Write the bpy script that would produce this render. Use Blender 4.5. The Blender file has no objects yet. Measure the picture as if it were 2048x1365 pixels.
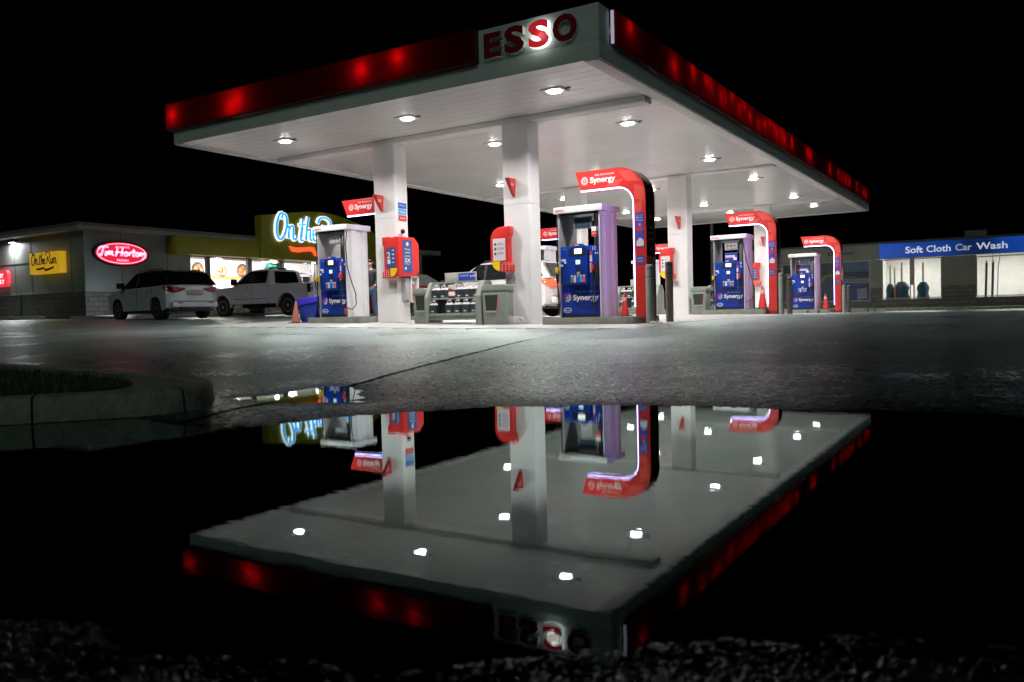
import bpy, bmesh, math, random
import numpy as np
from mathutils import Vector, Matrix
random.seed(7)
SC = bpy.context.scene
R = math.radians

# ------------------------------------------------------------------ camera
CAMP = dict(f=1643.55, pitch=-0.03524536, roll=-0.02540021, yaw=-0.5581692, x=6.3895, y=-13.3774, z=0.5254)
def _cam():
    y, p, r = CAMP['yaw'], CAMP['pitch'], CAMP['roll']
    fw = Vector((math.sin(y)*math.cos(p), math.cos(y)*math.cos(p), math.sin(p)))
    rt = Vector((math.cos(y), -math.sin(y), 0)); up = rt.cross(fw)
    rt2 = rt*math.cos(r)+up*math.sin(r); up2 = -rt*math.sin(r)+up*math.cos(r)
    m = Matrix((rt2, up2, -fw)).transposed().to_4x4()
    m.translation = Vector((CAMP['x'], CAMP['y'], CAMP['z']))
    cd = bpy.data.cameras.new('camera'); c = bpy.data.objects.new('camera', cd)
    SC.collection.objects.link(c); c.matrix_world = m
    cd.sensor_width = 36; cd.lens = CAMP['f']/2048*36; cd.clip_start = .05; cd.clip_end = 800
    cd.dof.use_dof = True; cd.dof.focus_distance = 19; cd.dof.aperture_fstop = 4.0
    SC.camera = c
_cam()

# ------------------------------------------------------------------ night sky
W = bpy.data.worlds.new('World'); SC.world = W; W.use_nodes = True
nt = W.node_tree; nt.nodes.clear()
sky = nt.nodes.new('ShaderNodeTexSky'); sky.sky_type = 'NISHITA'; sky.sun_disc = False
sky.sun_elevation = R(-5); sky.sun_rotation = R(200)
bg = nt.nodes.new('ShaderNodeBackground'); bg.inputs[1].default_value = 0.05
wo = nt.nodes.new('ShaderNodeOutputWorld')
nt.links.new(sky.outputs[0], bg.inputs[0]); nt.links.new(bg.outputs[0], wo.inputs[0])
SC.view_settings.view_transform = 'Standard'; SC.view_settings.look = 'None'
SC.view_settings.exposure = 0; SC.view_settings.gamma = 1
SC.cycles.use_denoising = True
SC.cycles.max_bounces = 8; SC.cycles.diffuse_bounces = 4; SC.cycles.glossy_bounces = 4
SC.cycles.transparent_max_bounces = 12; SC.cycles.sample_clamp_indirect = 4
SC.cycles.caustics_reflective = False; SC.cycles.caustics_refractive = False

# faint fill light added behind the camera, standing in for ambient night glow
_s = bpy.data.lights.new('fill_sun', 'SUN'); _s.energy = .165; _s.angle = R(25); _s.color = (.84, 1, .92)
_so = bpy.data.objects.new('fill_sun', _s); SC.collection.objects.link(_so)
_so.rotation_euler = Vector((.35, -.8, .5)).to_track_quat('Z', 'Y').to_euler()
# ------------------------------------------------------------------ lamps' strengths
LAMP_W = 132.0      # each canopy lamp

# ------------------------------------------------------------------ materials
MATS = {}
def mat(name, rgb, rough=.5, metal=0., var=.12, vs=3., bump=0., bs=60., emit=None, es=0., coat=0., spec=.5, rv=.0, sample=True):
    if name in MATS: return MATS[name]
    m = bpy.data.materials.new(name); m.use_nodes = True; t = m.node_tree
    b = t.nodes['Principled BSDF']
    b.inputs['Base Color'].default_value = (*rgb, 1); b.inputs['Roughness'].default_value = rough
    b.inputs['Metallic'].default_value = metal; b.inputs['Specular IOR Level'].default_value = spec
    b.inputs['Coat Weight'].default_value = coat; b.inputs['Coat Roughness'].default_value = .06
    tc = t.nodes.new('ShaderNodeTexCoord')
    if var > 0:
        n = t.nodes.new('ShaderNodeTexNoise'); n.inputs['Scale'].default_value = vs; n.inputs['Detail'].default_value = 6
        n.inputs['Roughness'].default_value = .65
        mr = t.nodes.new('ShaderNodeMapRange'); mr.inputs[1].default_value = .3; mr.inputs[2].default_value = .7
        mr.inputs[3].default_value = 1-var; mr.inputs[4].default_value = 1+var
        mx = t.nodes.new('ShaderNodeMix'); mx.data_type = 'RGBA'; mx.blend_type = 'MULTIPLY'; mx.inputs[0].default_value = 1
        mx.inputs[6].default_value = (*rgb, 1)
        t.links.new(tc.outputs['Object'], n.inputs['Vector']); t.links.new(n.outputs['Fac'], mr.inputs[0])
        t.links.new(mr.outputs[0], mx.inputs[7]); t.links.new(mx.outputs[2], b.inputs['Base Color'])
        if rv > 0:
            m2 = t.nodes.new('ShaderNodeMapRange'); m2.inputs[1].default_value = .35; m2.inputs[2].default_value = .65
            m2.inputs[3].default_value = max(.02, rough-rv); m2.inputs[4].default_value = rough+rv
            t.links.new(n.outputs['Fac'], m2.inputs[0]); t.links.new(m2.outputs[0], b.inputs['Roughness'])
    if bump > 0:
        n2 = t.nodes.new('ShaderNodeTexNoise'); n2.inputs['Scale'].default_value = bs; n2.inputs['Detail'].default_value = 3
        bp = t.nodes.new('ShaderNodeBump'); bp.inputs['Strength'].default_value = bump; bp.inputs['Distance'].default_value = .01
        t.links.new(tc.outputs['Object'], n2.inputs['Vector']); t.links.new(n2.outputs['Fac'], bp.inputs['Height'])
        t.links.new(bp.outputs[0], b.inputs['Normal'])
    if emit:
        b.inputs['Emission Color'].default_value = (*emit, 1); b.inputs['Emission Strength'].default_value = es
        if not sample: m.cycles.emission_sampling = 'NONE'
    MATS[name] = m
    return m

def glass(name='window_glass', tint=(1, 1, 1), refl=.12):
    if name in MATS: return MATS[name]
    m = bpy.data.materials.new(name); m.use_nodes = True; t = m.node_tree; t.nodes.clear()
    o = t.nodes.new('ShaderNodeOutputMaterial'); mx = t.nodes.new('ShaderNodeMixShader')
    tr = t.nodes.new('ShaderNodeBsdfTransparent'); tr.inputs[0].default_value = (*tint, 1)
    gl = t.nodes.new('ShaderNodeBsdfGlossy'); gl.inputs['Roughness'].default_value = .02
    lw = t.nodes.new('ShaderNodeLayerWeight'); pw = t.nodes.new('ShaderNodeMath'); pw.operation = 'POWER'; pw.inputs[1].default_value = 4
    mr = t.nodes.new('ShaderNodeMapRange'); mr.inputs[3].default_value = .04; mr.inputs[4].default_value = .8
    t.links.new(lw.outputs['Facing'], pw.inputs[0]); t.links.new(pw.outputs[0], mr.inputs[0]); t.links.new(mr.outputs[0], mx.inputs[0]); t.links.new(tr.outputs[0], mx.inputs[1]); t.links.new(gl.outputs[0], mx.inputs[2])
    t.links.new(mx.outputs[0], o.inputs[0]); MATS[name] = m
    return m

# ------------------------------------------------------------------ objects
COL = SC.collection
def obj(name, me, parent=None, mats=None):
    o = bpy.data.objects.new(name, me); COL.objects.link(o)
    if parent: o.parent = parent
    if mats:
        for m in (mats if isinstance(mats, (list, tuple)) else [mats]): me.materials.append(m)
    return o
def tag(o, label, cat, group=None):
    o['label'] = label; o['category'] = cat
    if group: o['group'] = group
    return o
def thing(name, label, cat, loc=(0, 0, 0), rz=0, group=None):
    o = bpy.data.objects.new(name, None); COL.objects.link(o); o.location = loc; o.rotation_euler = (0, 0, rz)
    o.empty_display_size = .2
    return tag(o, label, cat, group)
def struct(o, kind='structure'):
    o['kind'] = kind; return o
def copy_tree(o, parent=None):
    c = o.copy(); COL.objects.link(c)
    if parent: c.parent = parent
    for ch in o.children: copy_tree(ch, c)
    return c

class MB:
    def __init__(s): s.v = []; s.f = []; s.m = []
    def add(s, v, f, m=0):
        k = len(s.v); s.v += [tuple(p) for p in v]; s.f += [tuple(i+k for i in q) for q in f]; s.m += [m]*len(f); return s
    def box(s, x0, x1, y0, y1, z0, z1, m=0):
        v = [(x, y, z) for z in (z0, z1) for y in (y0, y1) for x in (x0, x1)]
        return s.add(v, [(0, 2, 3, 1), (4, 5, 7, 6), (0, 1, 5, 4), (2, 6, 7, 3), (0, 4, 6, 2), (1, 3, 7, 5)], m)
    def prism(s, poly, a, b, ax='y', m=0):
        """poly: 2D points; ax = extrusion axis. y: (x,z); x: (y,z); z: (x,y)"""
        n = len(poly)
        def P(p, t): return (p[0], t, p[1]) if ax == 'y' else ((t, p[0], p[1]) if ax == 'x' else (p[0], p[1], t))
        v = [P(p, a) for p in poly]+[P(p, b) for p in poly]
        f = [tuple(range(n)), tuple(range(2*n-1, n-1, -1))]+[(i, i+n, (i+1) % n+n, (i+1) % n) for i in range(n)]
        return s.add(v, f, m)
    def cyl(s, c, r, h, ax='z', n=20, m=0, r2=None):
        r2 = r if r2 is None else r2; v = []
        for rr, t in ((r, 0), (r2, h)):
            for i in range(n):
                a = 2*math.pi*i/n; u, w = rr*math.cos(a), rr*math.sin(a)
                v.append({'z': (c[0]+u, c[1]+w, c[2]+t), 'y': (c[0]+u, c[1]+t, c[2]+w), 'x': (c[0]+t, c[1]+u, c[2]+w)}[ax])
        f = [tuple(range(n)), tuple(range(2*n-1, n-1, -1))]+[(i, i+n, (i+1) % n+n, (i+1) % n) for i in range(n)]
        return s.add(v, f, m)
    def lathe(s, prof, c=(0, 0, 0), n=24, m=0):
        v = []; f = []
        for (r, z) in prof:
            for i in range(n):
                a = 2*math.pi*i/n; v.append((c[0]+r*math.cos(a), c[1]+r*math.sin(a), c[2]+z))
        for j in range(len(prof)-1):
            for i in range(n): f.append((j*n+i, j*n+(i+1) % n, (j+1)*n+(i+1) % n, (j+1)*n+i))
        f.append(tuple(range(n-1, -1, -1))); f.append(tuple((len(prof)-1)*n+i for i in range(n)))
        return s.add(v, f, m)
    def tube(s, pts, r, n=8, m=0):
        pts = [Vector(p) for p in pts]; rr = r if isinstance(r, (list, tuple)) else [r]*len(pts)
        v = []; f = []; prev = None
        for i, p in enumerate(pts):
            d = (pts[min(i+1, len(pts)-1)]-pts[max(i-1, 0)]).normalized()
            if prev is None: u = d.orthogonal().normalized()
            else: u = (prev-d*prev.dot(d)).normalized()
            prev = u; w = d.cross(u)
            for k in range(n):
                a = 2*math.pi*k/n; v.append(tuple(p+(u*math.cos(a)+w*math.sin(a))*rr[i]))
        for i in range(len(pts)-1):
            for k in range(n): f.append((i*n+k, i*n+(k+1) % n, (i+1)*n+(k+1) % n, (i+1)*n+k))
        f.append(tuple(range(n-1, -1, -1))); f.append(tuple((len(pts)-1)*n+k for k in range(n)))
        return s.add(v, f, m)
    def quad(s, p, th, m=0):
        """thin plate from 3+ corner points (ccw seen from outside), given thickness outwards"""
        p = [Vector(q) for q in p]; nrm = (p[1]-p[0]).cross(p[2]-p[0]).normalized()
        n = len(p); v = [tuple(q) for q in p]+[tuple(q+nrm*th) for q in p]
        f = [tuple(range(n-1, -1, -1)), tuple(range(n, 2*n))]+[(i, (i+1) % n, (i+1) % n+n, i+n) for i in range(n)]
        return s.add(v, f, m)
    def xf(s, M):
        s.v = [tuple(M @ Vector(p)) for p in s.v]; return s
    def build(s, name, mats, parent=None, smooth=None, bevel=0, seg=2):
        me = bpy.data.meshes.new(name); me.from_pydata(s.v, [], s.f)
        mats = mats if isinstance(mats, (list, tuple)) else [mats]
        for m in mats: me.materials.append(m)
        me.polygons.foreach_set('material_index', s.m)
        bm = bmesh.new(); bm.from_mesh(me); bmesh.ops.recalc_face_normals(bm, faces=bm.faces)
        if bevel:
            es = [e for e in bm.edges if len(e.link_faces) == 2 and e.calc_face_angle(0) > .5]
            bmesh.ops.bevel(bm, geom=es, offset=bevel, segments=seg, profile=.6, affect='EDGES', clamp_overlap=True)
        bm.to_mesh(me); bm.free()
        if smooth is None and bevel: smooth = 40
        if smooth:
            me.polygons.foreach_set('use_smooth', [True]*len(me.polygons)); me.set_sharp_from_angle(angle=R(smooth))
        me.update()
        return obj(name, me, parent)

def rrect(x0, x1, z0, z1, r, n=5, which=(1, 1, 1, 1)):
    """rounded rectangle polygon, corners: bl, br, tr, tl"""
    out = []
    for (cx, cz, a0, on, px, pz) in ((x0+r, z0+r, 180, which[0], x0, z0), (x1-r, z0+r, 270, which[1], x1, z0), (x1-r, z1-r, 0, which[2], x1, z1), (x0+r, z1-r, 90, which[3], x0, z1)):
        if on: out += [(cx+r*math.cos(R(a0+90*i/n)), cz+r*math.sin(R(a0+90*i/n))) for i in range(n+1)]
        else: out.append((px, pz))
    return out

_TX = {}
def text(name, body, m, parent, o, right, up, h=None, w=None, th=.004, bold=0., slant=0., center=False):
    """lettering as a mesh: o = lower-left corner of the first letter, right/up = directions, h = letter height, w = total width"""
    key = (body, bold, slant)
    if key not in _TX:
        c = bpy.data.curves.new('t', 'FONT'); c.body = body; c.size = 1; c.offset = bold; c.resolution_u = 3; c.shear = slant
        ob = bpy.data.objects.new('t', c); COL.objects.link(ob); bpy.context.view_layer.update()
        me = bpy.data.meshes.new_from_object(ob); v = np.array([q.co[:] for q in me.vertices]); f = [tuple(p.vertices) for p in me.polygons]
        bpy.data.objects.remove(ob); bpy.data.meshes.remove(me); _TX[key] = (v, f)
    v, f = _TX[key]; v = v.copy(); x0, x1 = v[:, 0].min(), v[:, 0].max(); y0, y1 = v[:, 1].min(), v[:, 1].max()
    sy = (h/(y1-y0)) if h else None; sx = (w/(x1-x0)) if w else sy; sy = sy or sx
    right = Vector(right).normalized(); up = Vector(up).normalized(); nr = right.cross(up); O = Vector(o)
    if center: O = O-right*((x1-x0)*sx/2)-up*((y1-y0)*sy/2)
    n = len(v); V = []
    for t in (0, th): V += [tuple(O+right*((p[0]-x0)*sx)+up*((p[1]-y0)*sy)+nr*t) for p in v]
    from collections import Counter
    cnt = Counter()
    for q in f:
        for i in range(len(q)): a, b = q[i], q[(i+1) % len(q)]; cnt[(a, b)] += 1
    F = [tuple(i+n for i in q) for q in f]+[tuple(reversed(q)) for q in f]
    mi = [0]*len(f)+[0]*len(f)
    for (a, b) in list(cnt):
        if (b, a) not in cnt: F.append((a, b, b+n, a+n)); mi.append(1)
    ms = m if isinstance(m, (list, tuple)) else [m, m]
    me = bpy.data.meshes.new(name); me.from_pydata(V, [], F)
    for q in ms: me.materials.append(q)
    me.polygons.foreach_set('material_index', mi); me.update()
    return obj(name, me, parent)

def stroke(mb, pts, w0, o, right, up, sc, th, m=0, n=6, thin=.45, base=0.):
    """pen stroke (Catmull-Rom through pts) as a raised ribbon with calligraphic width"""
    P = [Vector((a, b, 0)) for a, b in pts]; P = [P[0]*2-P[1]]+P+[P[-1]*2-P[-2]]
    line = []
    for i in range(1, len(P)-2):
        for k in range(n):
            t = k/n; p0, p1, p2, p3 = P[i-1:i+3]
            line.append(.5*((2*p1)+(p2-p0)*t+(2*p0-5*p1+4*p2-p3)*t*t+(3*p1-p0-3*p2+p3)*t**3))
    line.append(P[-2])
    right = Vector(right).normalized(); up = Vector(up).normalized(); nr = right.cross(up); O = Vector(o)
    L = []; Rr = []
    for i, p in enumerate(line):
        d = (line[min(i+1, len(line)-1)]-line[max(i-1, 0)]); d = d.normalized() if d.length > 1e-6 else Vector((1, 0, 0))
        nn = Vector((-d.y, d.x, 0)); w = w0*(thin+(1-thin)*abs(d.y)) if thin >= 0 else w0
        for lst, sg in ((L, 1), (Rr, -1)):
            q = p+nn*sg*w/2; lst.append(O+right*(q.x*sc)+up*(q.y*sc))
    k = len(line); v = []
    for t in (base, base+th): v += [tuple(q+nr*t) for q in L]+[tuple(q+nr*t) for q in Rr]
    f = []
    for i in range(k-1):
        a, b, c, d = i, i+1, k+i+1, k+i
        f += [(2*k+a, 2*k+d, 2*k+c, 2*k+b), (a, b, c, d), (a, a+2*k, b+2*k, b), (d, c, c+2*k, d+2*k)]
    f += [(0, k, 3*k, 2*k), (k-1, 3*k-1, 4*k-1, 2*k-1)]
    mb.add(v, f, m)

# ------------------------------------------------------------------ lie of the land
CP = np.array([(-12.5,.6,.34),(-8.3,.6,.28),(-3.9,.6,.20),(-.07,.6,.16),(.3,2.4,.20),(.3,8,.215),(.3,13,.22),(.3,21.5,.125),(.3,24,.12),(-10,2.4,.35),
(-7.5,3,.32),(-3.5,3,.225),(-3.4,13.4,.275),(-7.9,13.4,.32),(-3.4,24.3,.15),(-8,24,.22),(-17,1,.53),(-19,4.4,.57),(-20.6,10.4,.6),(-24,4.7,.66),(-24,17,.72),
(-30,4.7,.73),(-24,26,.7),(1,28,.06),(3.4,30,.06),(6.4,30,.08),(3,33,.12),(-4,33,.2),(-9.6,33,.3),(6,-8,.03),(4,-8,.04),(1.5,-7,.06),(.3,-4,.1),(2,-3,.09),
(6,-3,.08),(10,-5,.06),(12,5,.1),(15,20,.1),(15,33,.1),(-1,-7,.1),(-8,-4,.22),(-15,-5,.4),(-20,-10,.5),(-3,-12,.08),(3,-15,.04),(8,-16,.05),(0,-20,.1),(12,-14,.05),
(-60,0,1.),(60,0,.2),(0,100,.2),(-60,80,1.),(60,80,.3),(0,-60,.3),(-60,-60,.8),(60,-60,.3)], float)
def _tps():
    n = len(CP); d = np.linalg.norm(CP[:, None, :2]-CP[None, :, :2], axis=2)
    K = d**2*np.log(d+1e-9)+np.eye(n)*.5; P = np.c_[np.ones(n), CP[:, :2]]
    A = np.block([[K, P], [P.T, np.zeros((3, 3))]]); return np.linalg.solve(A, np.r_[CP[:, 2], 0, 0, 0])
TW = _tps()
PUD = [np.array(p) for p in (
 [(2.1,-10.62),(2.62,-10.68),(3.1,-10.78),(3.25,-10.54),(3.3,-10.32),(3.48,-10.06),(3.6,-9.88),(3.92,-9.57),(4.3,-9.4),(4.74,-9.26),(5.25,-9.14),(5.75,-9.07),(6.3,-9.06),(7.1,-9.3),(8.6,-10.2),(9,-11.4),(7.4,-11.75),
  (6.5,-11.88),(6.2,-11.99),(6.04,-12.08),(5.87,-12.19),(5.76,-12.29),(5.65,-12.42),(5.48,-12.50),(5.37,-12.53),(5.18,-12.60),(4.84,-12.60),(4.5,-12.60),(4.1,-12.6),(3.3,-12.75),(2,-13.5),(.9,-13.5),(1.2,-12.0),(1.7,-11.35),(2.25,-10.7)],
 [(2.0,-9.7),(2.06,-9.47),(1.91,-8.91),(2.15,-8.80),(2.5,-9.2),(2.89,-9.64),(2.68,-9.73),(2.38,-9.77)])]
def _sd(x, y, poly):
    d = np.full(x.shape, 1e9); ins = np.zeros(x.shape, bool); n = len(poly)
    for i in range(n):
        a = poly[i]; b = poly[(i+1) % n]; e = b-a; wx = x-a[0]; wy = y-a[1]
        t = np.clip((wx*e[0]+wy*e[1])/(e@e), 0, 1); d = np.minimum(d, np.hypot(wx-t*e[0], wy-t*e[1]))
        c = ((a[1] > y) != (b[1] > y)) & (x < (b[0]-a[0])*(y-a[1])/((b[1]-a[1]) or 1e-9)+a[0]); ins ^= c
    return np.where(ins, -d, d)
def _h(i, j, s):
    n = (i*374761393+j*668265263+s*974711) & 0x7fffffff; n = ((n ^ (n >> 13))*1274126177) & 0x7fffffff
    return ((n ^ (n >> 16)) & 0xffff)/65535.
def vnoise(x, y, s=0):
    i = np.floor(x).astype(np.int64); j = np.floor(y).astype(np.int64); u = x-i; v = y-j; u = u*u*(3-2*u); v = v*v*(3-2*v)
    return (_h(i, j, s)*(1-u)+_h(i+1, j, s)*u)*(1-v)+(_h(i, j+1, s)*(1-u)+_h(i+1, j+1, s)*u)*v
def gz(x, y, fine=False):
    x = np.atleast_1d(np.asarray(x, float)); y = np.atleast_1d(np.asarray(y, float)); g = TW[-3]+TW[-2]*x+TW[-1]*y
    for k in range(len(CP)):
        d = np.hypot(x-CP[k, 0], y-CP[k, 1]); g = g+TW[k]*d*d*np.log(d+1e-9)
    d = np.minimum(_sd(x, y, PUD[0]), _sd(x, y, PUD[1]))
    near = np.hypot(x-4, y+11) < 14
    wob = (vnoise(x*1.7, y*1.7, 3)-.5)*.16+(vnoise(x*5, y*5, 4)-.5)*.09+(vnoise(x*16, y*16, 5)-.5)*.05
    d = d+np.where(near, wob, 0)
    out = .013*(1-np.exp(-np.maximum(d, 0)/.5))+np.maximum(g, .02)*(1-np.exp(-np.maximum(d, 0)/2.2))
    z = np.where(d > 0, out, -.022*(1-np.exp(np.minimum(d, 0)/.25)))
    if fine:
        r = np.hypot(x-CAMP['x'], y-CAMP['y']); a = np.clip(1.6-r/9, .0, 1)
        grit = (vnoise(x*60, y*60, 1)-.5)*.0035+(vnoise(x*130, y*130, 2)-.5)*.0025
        z = z+grit*a*np.clip((r-1.2)/1.5, .35, 1)
        fg = np.clip(1-(r-1.4)/1.2, 0, 1)*np.clip(d/.08, 0, 1); z = z+fg*((vnoise(x*150, y*150, 8))**5*.011-.0045+(vnoise(x*6, y*6, 9)-.5)*.005)
    return z
def g1(x, y): return float(gz(x, y)[0])
# ------------------------------------------------------------------ ground, water, forecourt slab
def nodes(m): return m.node_tree
def asphalt():
    m = bpy.data.materials.new('asphalt'); m.use_nodes = True; t = m.node_tree; b = t.nodes['Principled BSDF']; L = t.links.new
    def N(k, **kw):
        n = t.nodes.new(k)
        for a, v in kw.items(): setattr(n, a, v)
        return n
    def MR(src, a, b_, c, d):
        n = N('ShaderNodeMapRange'); n.inputs[1].default_value = a; n.inputs[2].default_value = b_; n.inputs[3].default_value = c; n.inputs[4].default_value = d
        L(src, n.inputs[0]); return n.outputs[0]
    def MA(op, a, b_):
        n = N('ShaderNodeMath', operation=op)
        for i, q in enumerate((a, b_)):
            if hasattr(q, 'is_output'): L(q, n.inputs[i])
            else: n.inputs[i].default_value = q
        return n.outputs[0]
    tc = N('ShaderNodeTexCoord'); P = tc.outputs['Object']
    def noise(sc, det=3, rough=.5):
        n = N('ShaderNodeTexNoise'); n.inputs['Scale'].default_value = sc; n.inputs['Detail'].default_value = det; n.inputs['Roughness'].default_value = rough
        L(P, n.inputs['Vector']); return n.outputs['Fac']
    big = noise(.22, 5, .6); mid = noise(1.4, 5, .65); fine = noise(85, 2, .6); vfine = noise(230, 1)
    vo = N('ShaderNodeTexVoronoi'); vo.inputs['Scale'].default_value = 110; L(P, vo.inputs['Vector'])
    # seam between two lays of asphalt
    sx = N('ShaderNodeSeparateXYZ'); L(P, sx.inputs[0])
    x0, y0, x1, y1 = 2.1, -8.81, .30, -3.3; ln = math.hypot(x1-x0, y1-y0); nx, ny = (y1-y0)/ln, -(x1-x0)/ln
    dd = MA('ADD', MA('MULTIPLY', sx.outputs[0], nx), MA('MULTIPLY', sx.outputs[1], ny)); dd = MA('SUBTRACT', dd, nx*x0+ny*y0)
    wig = MA('MULTIPLY', MA('SUBTRACT', noise(3, 4, .7), .5), .12); dd = MA('ADD', dd, wig)
    side = MR(dd, -.02, .02, 1., 0.); line = MR(MA('ABSOLUTE', dd, 0), .012, .05, 1., 0.)
    stop = MR(sx.outputs[1], -3.4, -2.4, 1, 0); line = MA('MULTIPLY', line, stop)
    col = N('ShaderNodeMix', data_type='RGBA'); col.inputs[6].default_value = (.05, .066, .059, 1); col.inputs[7].default_value = (.13, .158, .145, 1)
    g2 = noise(19, 3, .75); f = MA('ADD', MA('MULTIPLY', mid, .35), MA('MULTIPLY', g2, .65)); L(MR(f, .38, .62, 0, 1), col.inputs[0])
    v2 = N('ShaderNodeTexVoronoi'); v2.inputs['Scale'].default_value = 48; L(P, v2.inputs['Vector']); sv = N('ShaderNodeSeparateColor'); L(v2.outputs['Color'], sv.inputs[0])
    stone = MR(sv.outputs[0], .80, .86, 1., 3.2); dark = MR(sv.outputs[1], .1, .2, .35, 1)
    c2 = N('ShaderNodeMix', data_type='RGBA', blend_type='MULTIPLY'); c2.inputs[0].default_value = 1; L(col.outputs[2], c2.inputs[6])
    br = MA('MULTIPLY', MR(side, 0, 1, 1., 1.35), MR(line, 0, 1, 1, .25)); br = MA('MULTIPLY', br, MA('MULTIPLY', stone, dark)); br = MA('MULTIPLY', br, MR(big, .3, .7, .75, 1.25)); L(br, c2.inputs[7])
    gm = N('ShaderNodeNewGeometry'); sz = N('ShaderNodeSeparateXYZ'); L(gm.outputs['Position'], sz.inputs[0]); h = sz.outputs[2]
    wet = MR(h, .0, .022, 1, 0)      # soaked rim of the puddle: darker and glossier
    damp = MR(h, .01, .12, 1, 0)
    c3 = N('ShaderNodeMix', data_type='RGBA', blend_type='MULTIPLY'); c3.inputs[0].default_value = 1; L(c2.outputs[2], c3.inputs[6]); L(MR(wet, 0, 1, 1, .07), c3.inputs[7]); COLR = c3.outputs[2]
    ro = MA('ADD', MR(big, .35, .65, .30, .50), MR(mid, .3, .7, -.07, .07)); ro = MA('SUBTRACT', ro, MA('MULTIPLY', damp, .10)); ro = MA('SUBTRACT', ro, MA('MULTIPLY', wet, .20)); ro = MA('ADD', ro, MR(g2, .35, .65, -.10, .10)); ROU = ro
    bp = N('ShaderNodeBump'); bp.inputs['Strength'].default_value = .4; bp.inputs['Distance'].default_value = .006
    hh = MA('ADD', MA('MULTIPLY', fine, .7), MA('MULTIPLY', vo.outputs['Distance'], .6)); hh = MA('ADD', hh, MA('MULTIPLY', vfine, .35)); hh = MA('ADD', hh, MA('MULTIPLY', noise(32, 3, .7), 1.1)); L(hh, bp.inputs['Height'])
    t.nodes.remove(b); SPV = MA('MULTIPLY', MR(side, 0, 1, .80, 1.1), MA('MULTIPLY', MR(line, 0, 1, 1, 0), MR(sv.outputs[2], 0, 1, .55, 1.3)))
    di = N('ShaderNodeBsdfDiffuse'); gl = N('ShaderNodeBsdfGlossy'); fr = N('ShaderNodeFresnel'); fr.inputs[0].default_value = 1.42; ms = N('ShaderNodeMixShader')
    gl.inputs['Color'].default_value = (.86, 1, .95, 1); L(COLR, di.inputs['Color']); L(ROU, gl.inputs['Roughness']); L(bp.outputs[0], di.inputs['Normal']); L(bp.outputs[0], gl.inputs['Normal']); L(bp.outputs[0], fr.inputs['Normal'])
    fa = MA('MULTIPLY', fr.outputs[0], SPV); fa = MA('MULTIPLY', fa, MR(wet, 0, 1, 1, .27)); L(MR(fa, 0, 1, 0, .54), ms.inputs[0]); L(di.outputs[0], ms.inputs[1]); L(gl.outputs[0], ms.inputs[2]); L(ms.outputs[0], t.nodes['Material Output'].inputs['Surface'])
    return m
def ground():
    cx, cy, yaw = CAMP['x'], CAMP['y'], CAMP['yaw']
    # finest mesh on the puddle's shores and the gravelly asphalt by the camera, coarse far away
    az = np.concatenate([np.linspace(-44, 44, 760), np.linspace(44, 316, 90)[1:-1]])*math.pi/180+yaw
    r = list(np.geomspace(.9, 6., 420)); r += list(np.geomspace(6., 500., 190)[1:])
    r = np.array([.05, .4]+r)
    A, RR = np.meshgrid(az, r); X = cx+RR*np.sin(A); Y = cy+RR*np.cos(A); Z = gz(X.ravel(), Y.ravel(), True).reshape(X.shape)
    # sink under the slab and the building floors so that nothing is coplanar
    Z = np.where((X > -12.4) & (X < .2) & (Y > .7) & (Y < 28.4), Z-.06, Z)
    n, k = X.shape; v = np.stack([X, Y, Z], -1).reshape(-1, 3)
    i, j = np.meshgrid(np.arange(n-1), np.arange(k), indexing='ij'); j2 = (j+1) % k
    f = np.stack([i*k+j, (i+1)*k+j, (i+1)*k+j2, i*k+j2], -1).reshape(-1, 4)
    me = bpy.data.meshes.new('ground'); me.vertices.add(len(v)); me.vertices.foreach_set('co', v.ravel())
    me.loops.add(f.size); me.loops.foreach_set('vertex_index', f.ravel()); me.polygons.add(len(f))
    me.polygons.foreach_set('loop_start', np.arange(0, f.size, 4)); me.polygons.foreach_set('loop_total', np.full(len(f), 4))
    me.polygons.foreach_set('use_smooth', [True]*len(f)); me.update(calc_edges=True); me.validate()
    struct(obj('ground', me, None, asphalt()))
ground()
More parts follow.
